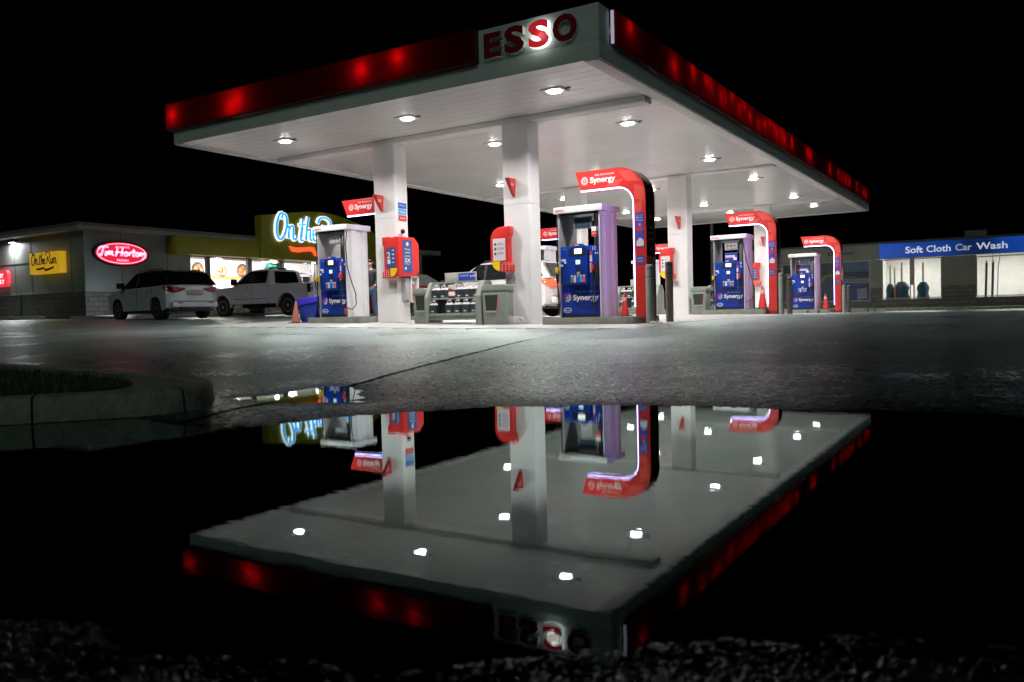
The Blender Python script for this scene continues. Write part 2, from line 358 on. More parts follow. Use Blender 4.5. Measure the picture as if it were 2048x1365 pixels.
def water():
    m = bpy.data.materials.new('puddle_water'); m.use_nodes = True; t = m.node_tree; t.nodes.clear(); L = t.links.new
    o = t.nodes.new('ShaderNodeOutputMaterial'); mx = t.nodes.new('ShaderNodeMixShader'); fr = t.nodes.new('ShaderNodeFresnel'); fr.inputs[0].default_value = 1.46
    gl = t.nodes.new('ShaderNodeBsdfGlossy'); gl.inputs['Roughness'].default_value = .004; gl.inputs[0].default_value = (.82, 1, .96, 1)
    tr = t.nodes.new('ShaderNodeBsdfTransparent'); tr.inputs[0].default_value = (.08, .1, .09, 1)
    tc = t.nodes.new('ShaderNodeTexCoord'); bp = t.nodes.new('ShaderNodeBump'); bp.inputs['Strength'].default_value = .009; bp.inputs['Distance'].default_value = .01
    mp = t.nodes.new('ShaderNodeMapping'); mp.inputs['Rotation'].default_value = (0, 0, -.558); mp.inputs['Scale'].default_value = (.7, 3., 1)
    n = t.nodes.new('ShaderNodeTexNoise'); n.inputs['Scale'].default_value = 11; n.inputs['Detail'].default_value = 2.5
    L(tc.outputs['Object'], mp.inputs[0]); L(mp.outputs[0], n.inputs['Vector']); L(n.outputs['Fac'], bp.inputs['Height'])
    L(bp.outputs[0], gl.inputs['Normal']); L(fr.outputs[0], mx.inputs[0])
    L(tr.outputs[0], mx.inputs[1]); L(gl.outputs[0], mx.inputs[2]); L(mx.outputs[0], o.inputs[0])
    me = bpy.data.meshes.new('water'); x0, x1, y0, y1 = 1.2, 9.2, -13.2, -8.6
    me.from_pydata([(x0, y0, 0), (x1, y0, 0), (x1, y1, 0), (x0, y1, 0)], [], [(0, 1, 2, 3)])
    struct(obj('water', me, None, m))
water()

M_CONC = mat('concrete_slab', (.46, .45, .43), .55, var=.22, vs=.9, bump=.25, bs=45, rv=.15)
M_KERB = mat('kerb_concrete', (.30, .32, .26), .8, var=.42, vs=7, bump=.9, bs=38)
M_ISL = mat('island_concrete', (.22, .24, .20), .7, var=.25, vs=4, bump=.3, bs=50)
def slab():
    # forecourt slab in bays with dark joints between them
    mb = MB(); xs = [-12.5, -9.9, -6.6, -3.3, .3]; ys = [.6, 5.2, 9.8, 14.4, 19, 23.6, 28.5]; j = .006
    for a, b in zip(xs, xs[1:]):
        for c, d in zip(ys, ys[1:]):
            n = 5; X = np.linspace(a+j, b-j, n); Y = np.linspace(c+j, d-j, n)
            v = [(x, y, g1(x, y)+.004) for y in Y for x in X]+[(x, y, g1(x, y)-.12) for y in Y for x in X]
            f = [(p*n+q, p*n+q+1, (p+1)*n+q+1, (p+1)*n+q) for p in range(n-1) for q in range(n-1)]
            k = n*n
            f += [(q, q+1, k+q+1, k+q) for q in range(n-1)]+[(k*1-n+q, k*1-n+q+1, k+k-n+q+1, k+k-n+q) for q in range(n-1)]
            f += [(p*n, (p+1)*n, k+(p+1)*n, k+p*n) for p in range(n-1)]+[(p*n+n-1, (p+1)*n+n-1, k+(p+1)*n+n-1, k+p*n+n-1) for p in range(n-1)]
            mb.add(v, f)
    struct(mb.build('forecourt_pavement', M_CONC))
slab()

def kerb_island():
    out = [(1.62,-11.42),(1.84,-11.16),(1.99,-10.98),(2.12,-10.81),(2.24,-10.66),(2.34,-10.50),(2.37,-10.36),(2.30,-10.20),(2.14,-10.07),(1.9,-9.87),(1.61,-9.74),(1.2,-9.64),(.5,-9.52),(-.15,-9.42),(-1.4,-9.2),(-2.62,-8.97),(-5,-8.5),(-8,-8.1),(-8,-13),(.2,-13.2)]
    n = len(out); P = [Vector((a, b)) for a, b in out]; C = Vector((-1, -11))
    def inset(d):
        r = []
        for i in range(n):
            a, b, c = P[i-1], P[i], P[(i+1) % n]; e1 = (b-a).normalized(); e2 = (c-b).normalized(); nn = (Vector((-e1.y, e1.x))+Vector((-e2.y, e2.x))).normalized(); r.append(b+nn*d)
        return r
    prof = [(0, -.08), (0.0, .0), (.012, .105), (.022, .128), (.045, .14), (.16, .142), (.165, .128)]
    mb = MB(); rings = [[(p.x, p.y, z+(.0 if z < .05 else .0)) for p in inset(d)] for d, z in prof]
    v = [p for r in rings for p in r]; f = []
    for k in range(len(rings)-1):
        for i in range(n): f.append((k*n+i, k*n+(i+1) % n, (k+1)*n+(i+1) % n, (k+1)*n+i))
    mb.add(v, f); struct(mb.build('kerb', M_KERB, smooth=50))
    # joints: dark filler standing 1.5 mm proud across the kerb
    jm = mat('joint_filler', (.02, .022, .02), .9)
    mb = MB()
    for i, t in ((1, .6), (5, .5), (10, .5), (12, .6), (14, .2)):
        R_ = [[Vector(q) for q in r] for r in rings]
        a = [r[i].lerp(r[i+1], t-.006/max(.01, (r[i+1]-r[i]).length)) for r in R_]; b = [r[i].lerp(r[i+1], t+.006/max(.01, (r[i+1]-r[i]).length)) for r in R_]
        e = (R_[1][i+1]-R_[1][i]).normalized(); nn = Vector((e.y, -e.x, 0))*.0015+Vector((0, 0, .0015))
        a = [p+nn for p in a[1:6]]; b = [p+nn for p in b[1:6]]; k = len(a)
        mb.add([tuple(p) for p in a+b], [(q, q+1, k+q+1, k+q) for q in range(k-1)])
    struct(mb.build('kerb_joints', jm))
    inn = inset(.164); mb = MB(); mb.add([(p.x, p.y, .126) for p in inn], [tuple(range(n))]); struct(mb.build('kerb_apron_pavement', M_KERB))
    # grass
    gp = np.array([(1.05,-9.98),(1.55,-10.2),(1.8,-10.45),(1.82,-10.75),(1.6,-11.05),(1.3,-11.5),(.0,-13),(-7.7,-12.8),(-7.7,-8.9),(-2.6,-9.45),(-1.55,-9.6),(-.2,-9.75)])
    soil = MB(); soil.add([(a, b, .132) for a, b in gp], [tuple(range(len(gp)))]); struct(soil.build('soil', mat('soil', (.03, .035, .015), .9, bump=.6, bs=40)))
    rs = np.random.RandomState(3); N = 26000
    x = rs.uniform(-7.6, 1.9, N*2); y = rs.uniform(-12.6, -8.9, N*2)
    keep = (_sd(x, y, gp) < -.01) & (rs.rand(N*2) < np.clip((x+6)/5, .12, 1)); x = x[keep]; y = y[keep]; n = len(x)
    h = rs.uniform(.02, .06, n)*(.7+.6*vnoise(x*4, y*4, 11)); a = rs.uniform(0, 6.28, n); w = rs.uniform(.0015, .003, n); le = rs.uniform(.2, .9, n)*h; la = rs.uniform(0, 6.28, n)
    dx, dy = np.cos(a)*w, np.sin(a)*w; lx, ly = np.cos(la)*le, np.sin(la)*le; z0 = .13
    V = np.stack([np.stack([x-dx, y-dy, np.full(n, z0)], -1), np.stack([x+dx, y+dy, np.full(n, z0)], -1),
                  np.stack([x+dx*.8+lx*.35, y+dy*.8+ly*.35, z0+h*.6], -1), np.stack([x-dx*.8+lx*.35, y-dy*.8+ly*.35, z0+h*.6], -1), np.stack([x+lx, y+ly, z0+h], -1)], 1).reshape(-1, 3)
    F = []
    for k in range(n): q = k*5; F += [(q, q+1, q+2, q+3), (q+3, q+2, q+4)]
    me = bpy.data.meshes.new('grass'); me.from_pydata(V.tolist(), [], F); struct(obj('grass', me, None, mat('grass_blades', (.055, .10, .018), .55, var=.4, vs=6)), 'stuff')['label'] = 'short green grass inside the kerbed island'
kerb_island()
# ------------------------------------------------------------------ canopy
M_SOF = None
def soffit_mat():
    m = bpy.data.materials.new('soffit_metal'); m.use_nodes = True; t = m.node_tree; b = t.nodes['Principled BSDF']; L = t.links.new
    tc = t.nodes.new('ShaderNodeTexCoord'); sx = t.nodes.new('ShaderNodeSeparateXYZ'); L(tc.outputs['Object'], sx.inputs[0])
    fr = t.nodes.new('ShaderNodeMath'); fr.operation = 'FRACT'; mu = t.nodes.new('ShaderNodeMath'); mu.operation = 'DIVIDE'; mu.inputs[1].default_value = .33
    L(sx.outputs[1], mu.inputs[0]); L(mu.outputs[0], fr.inputs[0])
    mr = t.nodes.new('ShaderNodeMapRange'); mr.inputs[1].default_value = 0; mr.inputs[2].default_value = .09; mr.inputs[3].default_value = .30; mr.inputs[4].default_value = 1; L(fr.outputs[0], mr.inputs[0])
    n = t.nodes.new('ShaderNodeTexNoise'); n.inputs['Scale'].default_value = .7; n.inputs['Detail'].default_value = 5; L(tc.outputs['Object'], n.inputs['Vector'])
    m2 = t.nodes.new('ShaderNodeMapRange'); m2.inputs[1].default_value = .3; m2.inputs[2].default_value = .7; m2.inputs[3].default_value = .9; m2.inputs[4].default_value = 1.05; L(n.outputs['Fac'], m2.inputs[0])
    mm = t.nodes.new('ShaderNodeMath'); mm.operation = 'MULTIPLY'; L(mr.outputs[0], mm.inputs[0]); L(m2.outputs[0], mm.inputs[1])
    mx = t.nodes.new('ShaderNodeMix'); mx.data_type = 'RGBA'; mx.blend_type = 'MULTIPLY'; mx.inputs[0].default_value = 1; mx.inputs[6].default_value = (.90, .92, .89, 1); L(mm.outputs[0], mx.inputs[7])
    L(mx.outputs[2], b.inputs['Base Color']); b.inputs['Roughness'].default_value = .21
    bp = t.nodes.new('ShaderNodeBump'); bp.inputs['Strength'].default_value = .5; bp.inputs['Distance'].default_value = .01; L(mr.outputs[0], bp.inputs['Height']); L(bp.outputs[0], b.inputs['Normal'])
    return m
M_WHITE = mat('white_paint', (.80, .80, .79), .42, var=.05, vs=2, bump=.05, bs=30)
M_COL = mat('column_cladding', (.82, .81, .80), .38, var=.05, vs=1.5, rv=.05)
M_GREY = mat('fascia_grey', (.80, .90, .85), .4, var=.08, vs=1.5)
M_DARK = mat('dark_plastic', (.02, .022, .024), .45)
M_BLACK = mat('black_gloss', (.012, .014, .016), .2, var=.2)
M_RED = mat('red_paint', (.62, .03, .03), .3, var=.08, coat=.4)
M_TXTW = mat('white_vinyl', (.8, .8, .8), .4, var=.03)
def translucent_red():
    m = bpy.data.materials.new('red_acrylic'); m.use_nodes = True; t = m.node_tree; b = t.nodes['Principled BSDF']
    b.inputs['Base Color'].default_value = (.16, .006, .008, 1); b.inputs['Roughness'].default_value = .35
    tr = t.nodes.new('ShaderNodeBsdfTranslucent'); tr.inputs[0].default_value = (.95, .07, .09, 1)
    mx = t.nodes.new('ShaderNodeMixShader'); mx.inputs[0].default_value = .6; o = t.nodes['Material Output']
    tc = t.nodes.new('ShaderNodeTexCoord'); n = t.nodes.new('ShaderNodeTexNoise'); n.inputs['Scale'].default_value = 2
    mr = t.nodes.new('ShaderNodeMapRange'); mr.inputs[3].default_value = .55; mr.inputs[4].default_value = .65
    t.links.new(tc.outputs['Object'], n.inputs['Vector']); t.links.new(n.outputs['Fac'], mr.inputs[0]); t.links.new(mr.outputs[0], mx.inputs[0])
    t.links.new(b.outputs[0], mx.inputs[1]); t.links.new(tr.outputs[0], mx.inputs[2]); t.links.new(mx.outputs[0], o.inputs[0])
    return m
M_ACR = translucent_red()
CX0, CX1, CY0, CY1, CZ = -11.9, 0., 0., 29.75, 5.0
def led(parent, x, y, z, p, r=.03, col=(1, .35, .38)):
    ld = bpy.data.lights.new('fascia_led', 'POINT'); ld.energy = p; ld.shadow_soft_size = r; ld.color = col
    o = bpy.data.objects.new('fascia_led', ld); COL.objects.link(o); o.location = (x, y, z); o.parent = parent
def canopy():
    c = thing('canopy', 'big flat filling station roof with white ceiling and dark red glowing fascia', 'canopy roof')
    mb = MB(); mb.box(CX0+.02, CX1-.02, CY0+.02, CY1-.02, CZ, CZ+.3); mb.build('ceiling', soffit_mat(), c)
    mb = MB(); e = .004   # border trim hanging a little below the planks
    for (a, b, w, d) in ((CX0+.01, CX0+.38, CY0+.01, CY1-.01), (CX1-.30, CX1-.01, CY0+.01, CY1-.01), (CX0+.385, CX1-.305, CY1-.38, CY1-.01)): mb.box(a, b, w, d, CZ-.03, CZ-.002)
    mb.build('edge_trim', M_WHITE, c, bevel=.004)
    # grey band and sign panel at the front corner
    mb = MB(); mb.box(CX0, CX1, CY0-.012, CY0+.01, CZ-.012, CZ+.325); mb.box(CX1-.01, CX1+.012, CY0+.012, CY1, CZ-.012, CZ+.325)
    mb.box(CX0-.012, CX0-.001, CY0-.012, CY1, CZ-.012, CZ+.325); mb.box(CX0, CX1-.012, CY1, CY1+.012, CZ-.012, CZ+.325); mb.build('lower_fascia', M_GREY, c, bevel=.003)
    mb = MB(); mb.box(-2.60, CX1+.013, CY0-.016, CY0+.01, CZ+.328, CZ+.96); mb.box(CX1-.01, CX1+.016, CY0+.0, CY0+.42, CZ+.328, CZ+.96); mb.build('sign_panel', M_GREY, c, bevel=.003)
    mb = MB(); mb.box(CX0+.05, CX1-.25, CY0+.15, CY1-.05, CZ+.3, CZ+.9); mb.build('roof', mat('roof_deck', (.03, .03, .03), .9), c)
    # red light boxes: acrylic front, dark sides and back
    hb = mat('lightbox_housing', (.02, .004, .005), .5)
    z0, z1, d, e = CZ+.335, CZ+.985, .15, .085
    def lightbox(p):
        mb = MB()
        if p == 'front': mb.box(CX0-.13, -2.54, CY0-d-.004, CY0-d, z0, z1)
        if p == 'side': mb.box(CX1+e, CX1+e+.004, .50, CY1+.1, z0, z1)
        f = mb.build('red_fascia', M_ACR, c)
        mb = MB()
        if p == 'front':
            mb.box(CX0-.13, -2.61, CY0-d, CY0+.12, z1-.02, z1); mb.box(-2.61, -2.54, CY0-d, CY0-.02, z1-.02, z1); mb.box(CX0-.13, -2.54, CY0-d, CY0-.018, z0, z0+.012); mb.box(-2.555, -2.54, CY0-d, CY0-.02, z0+.012, z1-.02)
            mb.box(CX0-.13, CX0-.115, CY0-d, CY0+.12, z0+.012, z1-.02); mb.box(CX0-.11, -2.62, CY0+.10, CY0+.12, z0+.015, z1-.022)
        else:
            mb.box(CX1-.2, CX1+e, .50, CY1+.1, z1-.02, z1); mb.box(CX1+.014, CX1+e, .50, CY1+.1, z0, z0+.012); mb.box(CX1-.2, CX1-.18, .52, CY1, z0+.03, z1-.02)
            mb.box(CX1-.18, CX1+e, CY1+.08, CY1+.1, z0+.03, z1-.02)
        mb.build('fascia_housing', hb, c)
    lightbox('front'); lightbox('side')
    mb = MB(); mb.box(CX1+.02, CX1+e-.005, .485, .498, z0+.02, z1-.03); mb.build('end_light', mat('end_cap_glow', (.6, .6, .7), .4, emit=(.62, .66, .85), es=.45), c)
    for (x, z, p) in ((-11.85, 5.72, 2.2), (-9.65, 5.62, 3.), (-9.42, 5.72, 3.), (-5.55, 5.74, 2.6), (-4.55, 5.82, 2.2)): led(c, x+.1, .0, z-.04, p*.85)
    for (y, z, p) in ((1.2, 5.85, 1.8), (3.5, 5.66, 2.), (4.7, 5.84, 2.), (5.6, 5.84, 1.5), (5.95, 5.8, 1.5), (6.7, 5.68, 1.5), (7.0, 5.7, 1.4), (7.6, 5.87, 1.6), (8.2, 5.7, 1.5), (8.65, 5.84, 1.7), (9.2, 5.68, 1.8), (10.05, 5.6, 1.6),
                      (10.7, 5.72, 1.6), (11.25, 5.85, 1.7), (11.7, 5.78, 1.5), (12.1, 5.7, 2.), (12.6, 5.78, 2.2), (13.0, 5.66, 2.2), (13.9, 5.72, 2.), (16.2, 5.75, 2.4), (16.6, 5.7, 2.4), (20., 5.68, 1.8),
                      (21.7, 5.7, 1.7), (22.5, 5.7, 1.7), (23.3, 5.7, 2.2), (24.1, 5.7, 2.4), (26., 5.7, 1.8), (27.7, 5.66, 2.4), (28.4, 5.66, 2.2)): led(c, CX1-.06, y, z, p*.5)
    # raised letters, one with its lamp still working
    face = mat('letter_red', (.30, .012, .016), .35); side = mat('letter_return', (.62, .64, .62), .4)
    facel = mat('letter_red_lit', (.5, .02, .03), .35, emit=(1, .03, .05), es=.32); sidel = mat('letter_return_lit', (.9, .9, .9), .4, emit=(1, .97, .95), es=1.6)
    for ch, x0, x1, lit in (('E', -2.36, -1.97, 0), ('S', -1.90, -1.46, 0), ('S', -1.37, -.93, 1), ('O', -.86, -.36, 0)):
        text('letter', ch, [facel, sidel] if lit else [face, side], c, (x0, -.018, 5.36), (1, 0, 0), (0, 0, 1), h=.50 if ch != 'E' else .47, w=x1-x0, th=.10, bold=.045)
    # point light just in front of the lit letter, for its glow on the panel
    ld = bpy.data.lights.new('letter_lamp', 'POINT'); ld.energy = 1.1; ld.shadow_soft_size = .12; ld.color = (1, .98, .96)
    o = bpy.data.objects.new('letter_lamp', ld); COL.objects.link(o); o.location = (-1.12, -.16, 5.58); o.parent = c
    # gutter beams over the column rows
    for y, h in ((3.09, .13), (13.45, .06), (24.0, .06)):
        mb = MB(); mb.box(-11.35, -.35, y-.2, y+.2, CZ-h, CZ-.004); mb.build('gutter_beam', M_WHITE, c, bevel=.01)
    for y in (2.84, 13.2, 23.75):
        for x in (-7.82, -3.88):
            gb = g1(x+.35, y+.25)+.005; hb_ = .13 if y < 5 else .06
            mb = MB(); mb.prism(rrect(x, x+.7, y, y+.5, .035, 4), gb, 3.0, 'z'); mb.prism(rrect(x-.002, x+.702, y-.002, y+.502, .035, 4), 3.006, CZ-hb_, 'z')
            o = mb.build('column', M_COL, c, smooth=40)
canopy()

M_LENS = mat('lamp_lens', (1, 1, 1), .3, var=0, emit=(1, .97, .98), es=45)
def lamp(x, y, first=[None]):
    words = {0: 'nearest the sign corner', }
    if first[0] is None:
        t = thing('canopy_light', 'x', 'ceiling light', (x, y, CZ), group='square white lights in the canopy ceiling')
        mb = MB(); mb.box(-.24, .24, -.2, .2, -.022, -.003); mb.build('housing', M_WHITE, t, bevel=.006)
        mb = MB(); mb.prism([(.145*math.cos(R(a)), .12*math.sin(R(a))) for a in range(0, 360, 30)], -.045, -.023, 'z'); mb.build('lens', M_LENS, t, bevel=.008)
        mb = MB(); mb.box(.24, .36, -.012, .012, -.02, -.004); mb.box(.33, .345, -.05, .05, -.02, -.006); mb.build('bracket', M_DARK, t)
        first[0] = t
    else: t = copy_tree(first[0]); t.location = (x, y, CZ)
    ld = bpy.data.lights.new('lamp', 'AREA'); ld.shape = 'DISK'; ld.size = .3; ld.energy = LAMP_W; ld.spread = R(140); ld.color = (1, .96, .95)
    o = bpy.data.objects.new('lamp_light', ld); COL.objects.link(o); o.location = (x, y, CZ-.055)
    return t
ROWN = ['first', 'second', 'third', 'fourth', 'fifth', 'last']
COLN = ['right', 'middle', 'left']
for ri, y in enumerate((1.42, 5.05, 11.1, 15.8, 21.8, 25.6)):
    for ci, x in enumerate((-1.68, -5.5, -9.2)):
        if ri == 0 and ci == 2: x = -9.45
        t = lamp(x, y)
        t['label'] = 'square white light in the canopy ceiling, %s row from the lettered corner, %s line' % (ROWN[ri], COLN[ci])
# ------------------------------------------------------------------ pump islands, pumps, arches
M_BLUE = mat('pump_blue', (.002, .036, .33), .5, var=.1, spec=.3)
M_BLUED = mat('pump_blue_dark', (.002, .016, .20), .4, var=.25, vs=2.2)
M_NAVY = mat('navy', (.012, .018, .06), .4)
M_SS = mat('brushed_metal', (.50, .50, .52), .35, metal=.3, var=.06)
M_PW = mat('pump_white', (.72, .72, .73), .35, var=.06)
M_SCR = mat('lit_screen', (.8, .8, .8), .3, emit=(1, .97, .92), es=1.3, var=.02)
M_SCR2 = mat('card_screen', (.5, .7, .9), .3, emit=(.55, .80, 1), es=.8, var=.1, vs=20)
M_RUB = mat('rubber', (.018, .018, .018), .5)
M_YEL = mat('yellow_plastic', (.75, .50, .02), .4)
M_REDP = mat('red_plastic', (.70, .05, .04), .4)
M_LBL = mat('label_white', (.75, .75, .78), .5)
M_REDL = mat('red_vinyl', (.65, .04, .05), .45)
M_SIGNRED = mat('arch_red', (.66, .035, .03), .32, var=.06, coat=.3)
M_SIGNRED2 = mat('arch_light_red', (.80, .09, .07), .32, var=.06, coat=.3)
M_LED = mat('led_strip', (1, 1, 1), .4, var=0, emit=(.40, .38, 1), es=9.)
M_GTXT = mat('grey_vinyl', (.07, .085, .085), .5)
M_CYAN = mat('cyan_vinyl', (.05, .45, .75), .5)

def island(x0, x1, y0, y1, label):
    g = min(g1(x0+.2, (y0+y1)/2), g1(x1-.2, (y0+y1)/2)); t = max(g1(x0, y0), g1(x1, y0))+.15
    mb = MB(); mb.prism(rrect(x0, x1, y0, y1, .12, 4), g-.05, t-.012, 'z'); mb.prism([(a, b) for a, b in rrect(x0+.003, x1-.003, y0+.003, y1-.003, .12, 4)], t-.012, t, 'z')
    o = mb.build('pump_island', M_ISL, smooth=40, bevel=.008); tag(o, label, 'concrete island', 'raised concrete islands under the pumps'); return t

def burst(name, m, parent, cx, cz, y, r, n=14, m2=None):
    """starburst emblem of small dots around a ring, facing -Y"""
    mb = MB()
    for k in range(n):
        a = 2*math.pi*k/n
        for rr, s in ((1., .10), (.78, .13), (.56, .11)):
            aa = a+rr*.5; mb.prism([(cx+r*rr*math.cos(aa)+r*s*math.cos(R(q)), cz+r*rr*math.sin(aa)+r*s*math.sin(R(q))) for q in range(0, 360, 72)], y, y-.003, 'y', m=(1 if m2 and -1.2 < a-2 < 1.6 else 0))
    mb.prism([(cx+r*.2*math.cos(R(q)), cz+r*.2*math.sin(R(q))) for q in range(0, 360, 45)], y, y-.003, 'y')
    return mb.build(name, [m, m2 or m], parent)

def nozzle(parent, x, y, z, m, flip=1):
    n = MB(); n.box(x-.025*flip, x+.025*flip, y-.10, y+.03, z-.04, z+.07); n.box(x-.03*flip, x+.03*flip, y-.12, y-.03, z-.02, z+.11)
    o = n.build('nozzle', m, parent, bevel=.012)
    h = MB(); h.tube([(x, y-.09, z), (x, y-.12, z-.08), (x, y-.11, z-.17), (x, y-.07, z-.24)], [.018, .016, .016, .02]); h.tube([(x, y-.03, z-.02), (x, y-.02, z-.12), (x, y-.03, z-.2)], .008)
    h.build('grip', M_RUB, o, smooth=50)
    return o

def pump(x, y, z, num, topper, label, extra=False):
    t = thing('fuel_pump', label, 'fuel pump', (x, y, z), group='blue and white fuel pumps')
    # frame: two side cabinets, core, cap
    mb = MB(); mb.box(-.52, -.485, -.42, .42, 0, 2.28)
    mb.build('left_side_panel', M_SS, t, bevel=.004)
    mb = MB(); prof = [(-.42, .475), (-.42, .50), (-.33, .505), (-.25, .55), (-.08, .55), (-.02, .505), (.14, .505), (.20, .55), (.34, .55), (.42, .50), (.42, .475)]
    mb.prism([(b, a) for a, b in prof], 0, 2.28, 'z'); mb.build('right_side_panel', M_PW, t)
    mb = MB(); mb.box(-.484, .474, -.36, .36, .05, 1.5); mb.box(.30, .472, -.30, .30, 1.5, 2.27); mb.build('cabinet', mat('cabinet_grey', (.09, .11, .12), .45), t, bevel=.004)
    mb = MB(); mb.box(-.484, .474, -.39, .39, 0, .05); mb.build('plinth', M_DARK, t)
    mb = MB(); mb.box(-.60, .585, -.47, .47, 2.285, 2.425); mb.build('cap', mat('cap_white', (.80, .80, .80), .35, var=.03), t, bevel=.012)
    text('cap_lettering', 'ESSO', M_REDL, t, (-.545, -.472, 2.325), (1, 0, 0), (0, 0, 1), h=.045, w=.22, th=.003, bold=.01)
    mb = MB(); mb.box(-.484, .474, -.40, .40, 2.235, 2.28); mb.build('head_shroud', M_DARK, t)
    # topper sign in the open head
    mb = MB(); mb.box(-.17, .27, -.34, -.28, 1.93, 2.19); s = mb.build('topper_sign', mat('topper_frame', (.22, .23, .25), .4), t, bevel=.006)
    mb = MB(); mb.box(-.14, .24, -.345, -.341, 1.955, 2.165); mb.build('topper_face', mat('topper_'+topper, {'dark': (.035, .06, .09), 'grey': (.34, .33, .36)}[topper], .25, var=.5, vs=9), s)
    if topper == 'grey':
        mb = MB()
        for k in (-.06, .05, .16): mb.lathe([(.028, 0), (.022, .004)], n=14) if 0 else mb.prism([(k+.026*math.cos(R(a)), 2.06+.026*math.sin(R(a))) for a in range(0, 360, 30)], -.345, -.349, 'y')
        mb.build('topper_symbols', M_DARK, s)
    # blue front
    mb = MB(); mb.box(-.484, .474, -.372, -.362, .06, .70); lp = mb.build('lower_panel', M_BLUED, t, bevel=.003)
    mb = MB(); mb.prism([(-.484, .70), (-.484, .58), (-.2, .38), (.1, .06), (.474, .06), (.2, .06), (-.484, .06)][:0] or [(-.478, .62), (-.478, .075), (.468, .075), (.468, .12), (-.05, .18)], -.3725, -.3745, 'y'); mb.build('lower_swoosh', M_BLUE, lp)
    text('lettering', 'Synergy', M_TXTW, lp, (-.20, -.377, .335), (1, 0, 0), (0, 0, 1), h=.165, w=.62, th=.002, bold=.028)
    text('small_lettering', 'FUEL TECHNOLOGY', M_CYAN, lp, (-.10, -.376, .545), (1, 0, 0), (0, 0, 1), h=.032, w=.50, th=.002)
    burst('emblem', M_LBL, lp, -.345, .44, -.3765, .095, m2=mat('magenta_vinyl', (.55, .04, .18), .5))
    mb = MB(); mb.prism([(-.345+.105*math.cos(R(a)), .16+.062*math.sin(R(a))) for a in range(0, 360, 15)], -.375, -.378, 'y'); mb.prism([(-.345+.085*math.cos(R(a)), .16+.046*math.sin(R(a))) for a in range(0, 360, 15)], -.379, -.381, 'y', m=1); mb.build('oval_badge', [M_LBL, M_BLUED], lp)
    text('badge_lettering', 'Esso', M_LBL, lp, (-.41, -.382, .135), (1, 0, 0), (0, 0, 1), h=.05, w=.13, th=.002, bold=.02)
    mb = MB(); mb.box(-.50, .474, -.385, -.362, .74, 1.555); up = mb.build('upper_panel', M_BLUE, t, bevel=.006)
    mb = MB(); pts = [(-.255, .72), (-.275, 1.45), (-.20, 1.53), (-.08, 1.60), (.0, 1.605), (.08, 1.60), (.17, 1.53), (.215, 1.45), (.205, .72)]
    mb.prism(pts, -.386, -.46, 'y'); bz = mb.build('console', M_BLUE, t, bevel=.014)
    mb = MB(); mb.prism([(-.25, 1.36), (-.25, 1.46), (-.19, 1.52), (.15, 1.52), (.20, 1.46), (.20, 1.36), (.12, 1.33), (-.18, 1.33)], -.461, -.464, 'y'); mb.box(-.095, .055, -.463, -.461, 1.10, 1.29)
    mb.prism([(-.08, 1.07), (.05, 1.07), (.03, .98), (-.05, .98)], -.461, -.466, 'y'); mb.box(.075, .12, -.466, -.461, .94, 1.03); mb.build('bezel', M_NAVY, bz)
    mb = MB(); mb.box(-.10, .075, -.469, -.4645, 1.385, 1.495); mb.build('price_screen', M_SCR, bz)
    mb = MB(); mb.box(-.075, .035, -.4665, -.4632, 1.155, 1.25); mb.build('card_screen', M_SCR2, bz)
    mb = MB(); mb.box(-.045, .03, -.48, -.4665, .93, .99); mb.build('keypad', M_SS, bz, bevel=.004)
    mb = MB(); mb.box(-.10, -.0, -.466, -.461, 1.555, 1.585); mb.build('badge', mat('pinkish_label', (.55, .40, .45), .5), bz)
    for k, (c, nm) in enumerate((((.16, .17, .15), 'graphite'), ((.72, .62, .66), 'pink'), ((.05, .10, .42), 'royal'), ((.05, .45, .78), 'sky'), ((.75, .10, .14), 'crimson'))):
        xx = -.205+k*.074; m = mat('grade_'+nm, c, .4)
        mb = MB(); mb.box(xx, xx+.058, -.467, -.461, .765, .885); b = mb.build('grade_button', m, bz); mb = MB(); mb.prism([(xx+.029+.026*math.cos(R(a)), .905+.018*math.sin(R(a))) for a in range(0, 360, 30)], -.461, -.468, 'y'); mb.build('price_label', M_LBL, b)
    # stickers
    st = MB(); st.box(-.47, -.36, -.388, -.3855, 1.24, 1.29); st.box(-.40, -.35, -.388, -.3855, 1.19, 1.236); st.box(-.485, -.43, -.388, -.3855, 1.13, 1.17); st.box(.232, .285, -.388, -.3855, 1.36, 1.43, 1); st.box(.36, .43, -.388, -.3855, 1.36, 1.40); st.box(.232, .285, -.388, -.3855, 1.20, 1.345); st.box(.232, .27, -.388, -.3855, .97, 1.17)
    st.build('sticker', [M_LBL, M_REDL], up)
    text('pump_number', num, M_TXTW, up, (.30 if len(num) > 1 else .35, -.386, 1.45), (1, 0, 0), (0, 0, 1), h=.075, th=.003, bold=.01)
    text('panel_lettering', 'MOBIL SPEEDPASS+' if 0 else 'Pay here', mat('pale_blue_vinyl', (.3, .4, .6), .5), up, (-.47, -.386, 1.49), (1, 0, 0), (0, 0, 1), h=.02, w=.14, th=.002)
    # holsters and nozzles
    mb = MB(); mb.box(.31, .435, -.392, -.386, .80, 1.15); mb.build('nozzle_holster', M_DARK, t); mb = MB(); mb.box(-.545, -.44, -.40, -.386, .76, 1.12); mb.build('nozzle_holster', M_DARK, t)
    nz = nozzle(t, .345, -.42, 1.03, M_REDP); nozzle(t, -.515, -.43, 1.0, M_YEL)
    hs = MB(); hs.tube([(.435, -.43, 2.26), (.44, -.44, 1.7), (.43, -.46, 1.2), (.40, -.50, .7), (.37, -.50, .35), (.34, -.47, .16), (.31, -.46, .22), (.325, -.51, .55), (.342, -.50, .82)], .0135, 8)
    hs.build('hose', M_RUB, t, smooth=60)
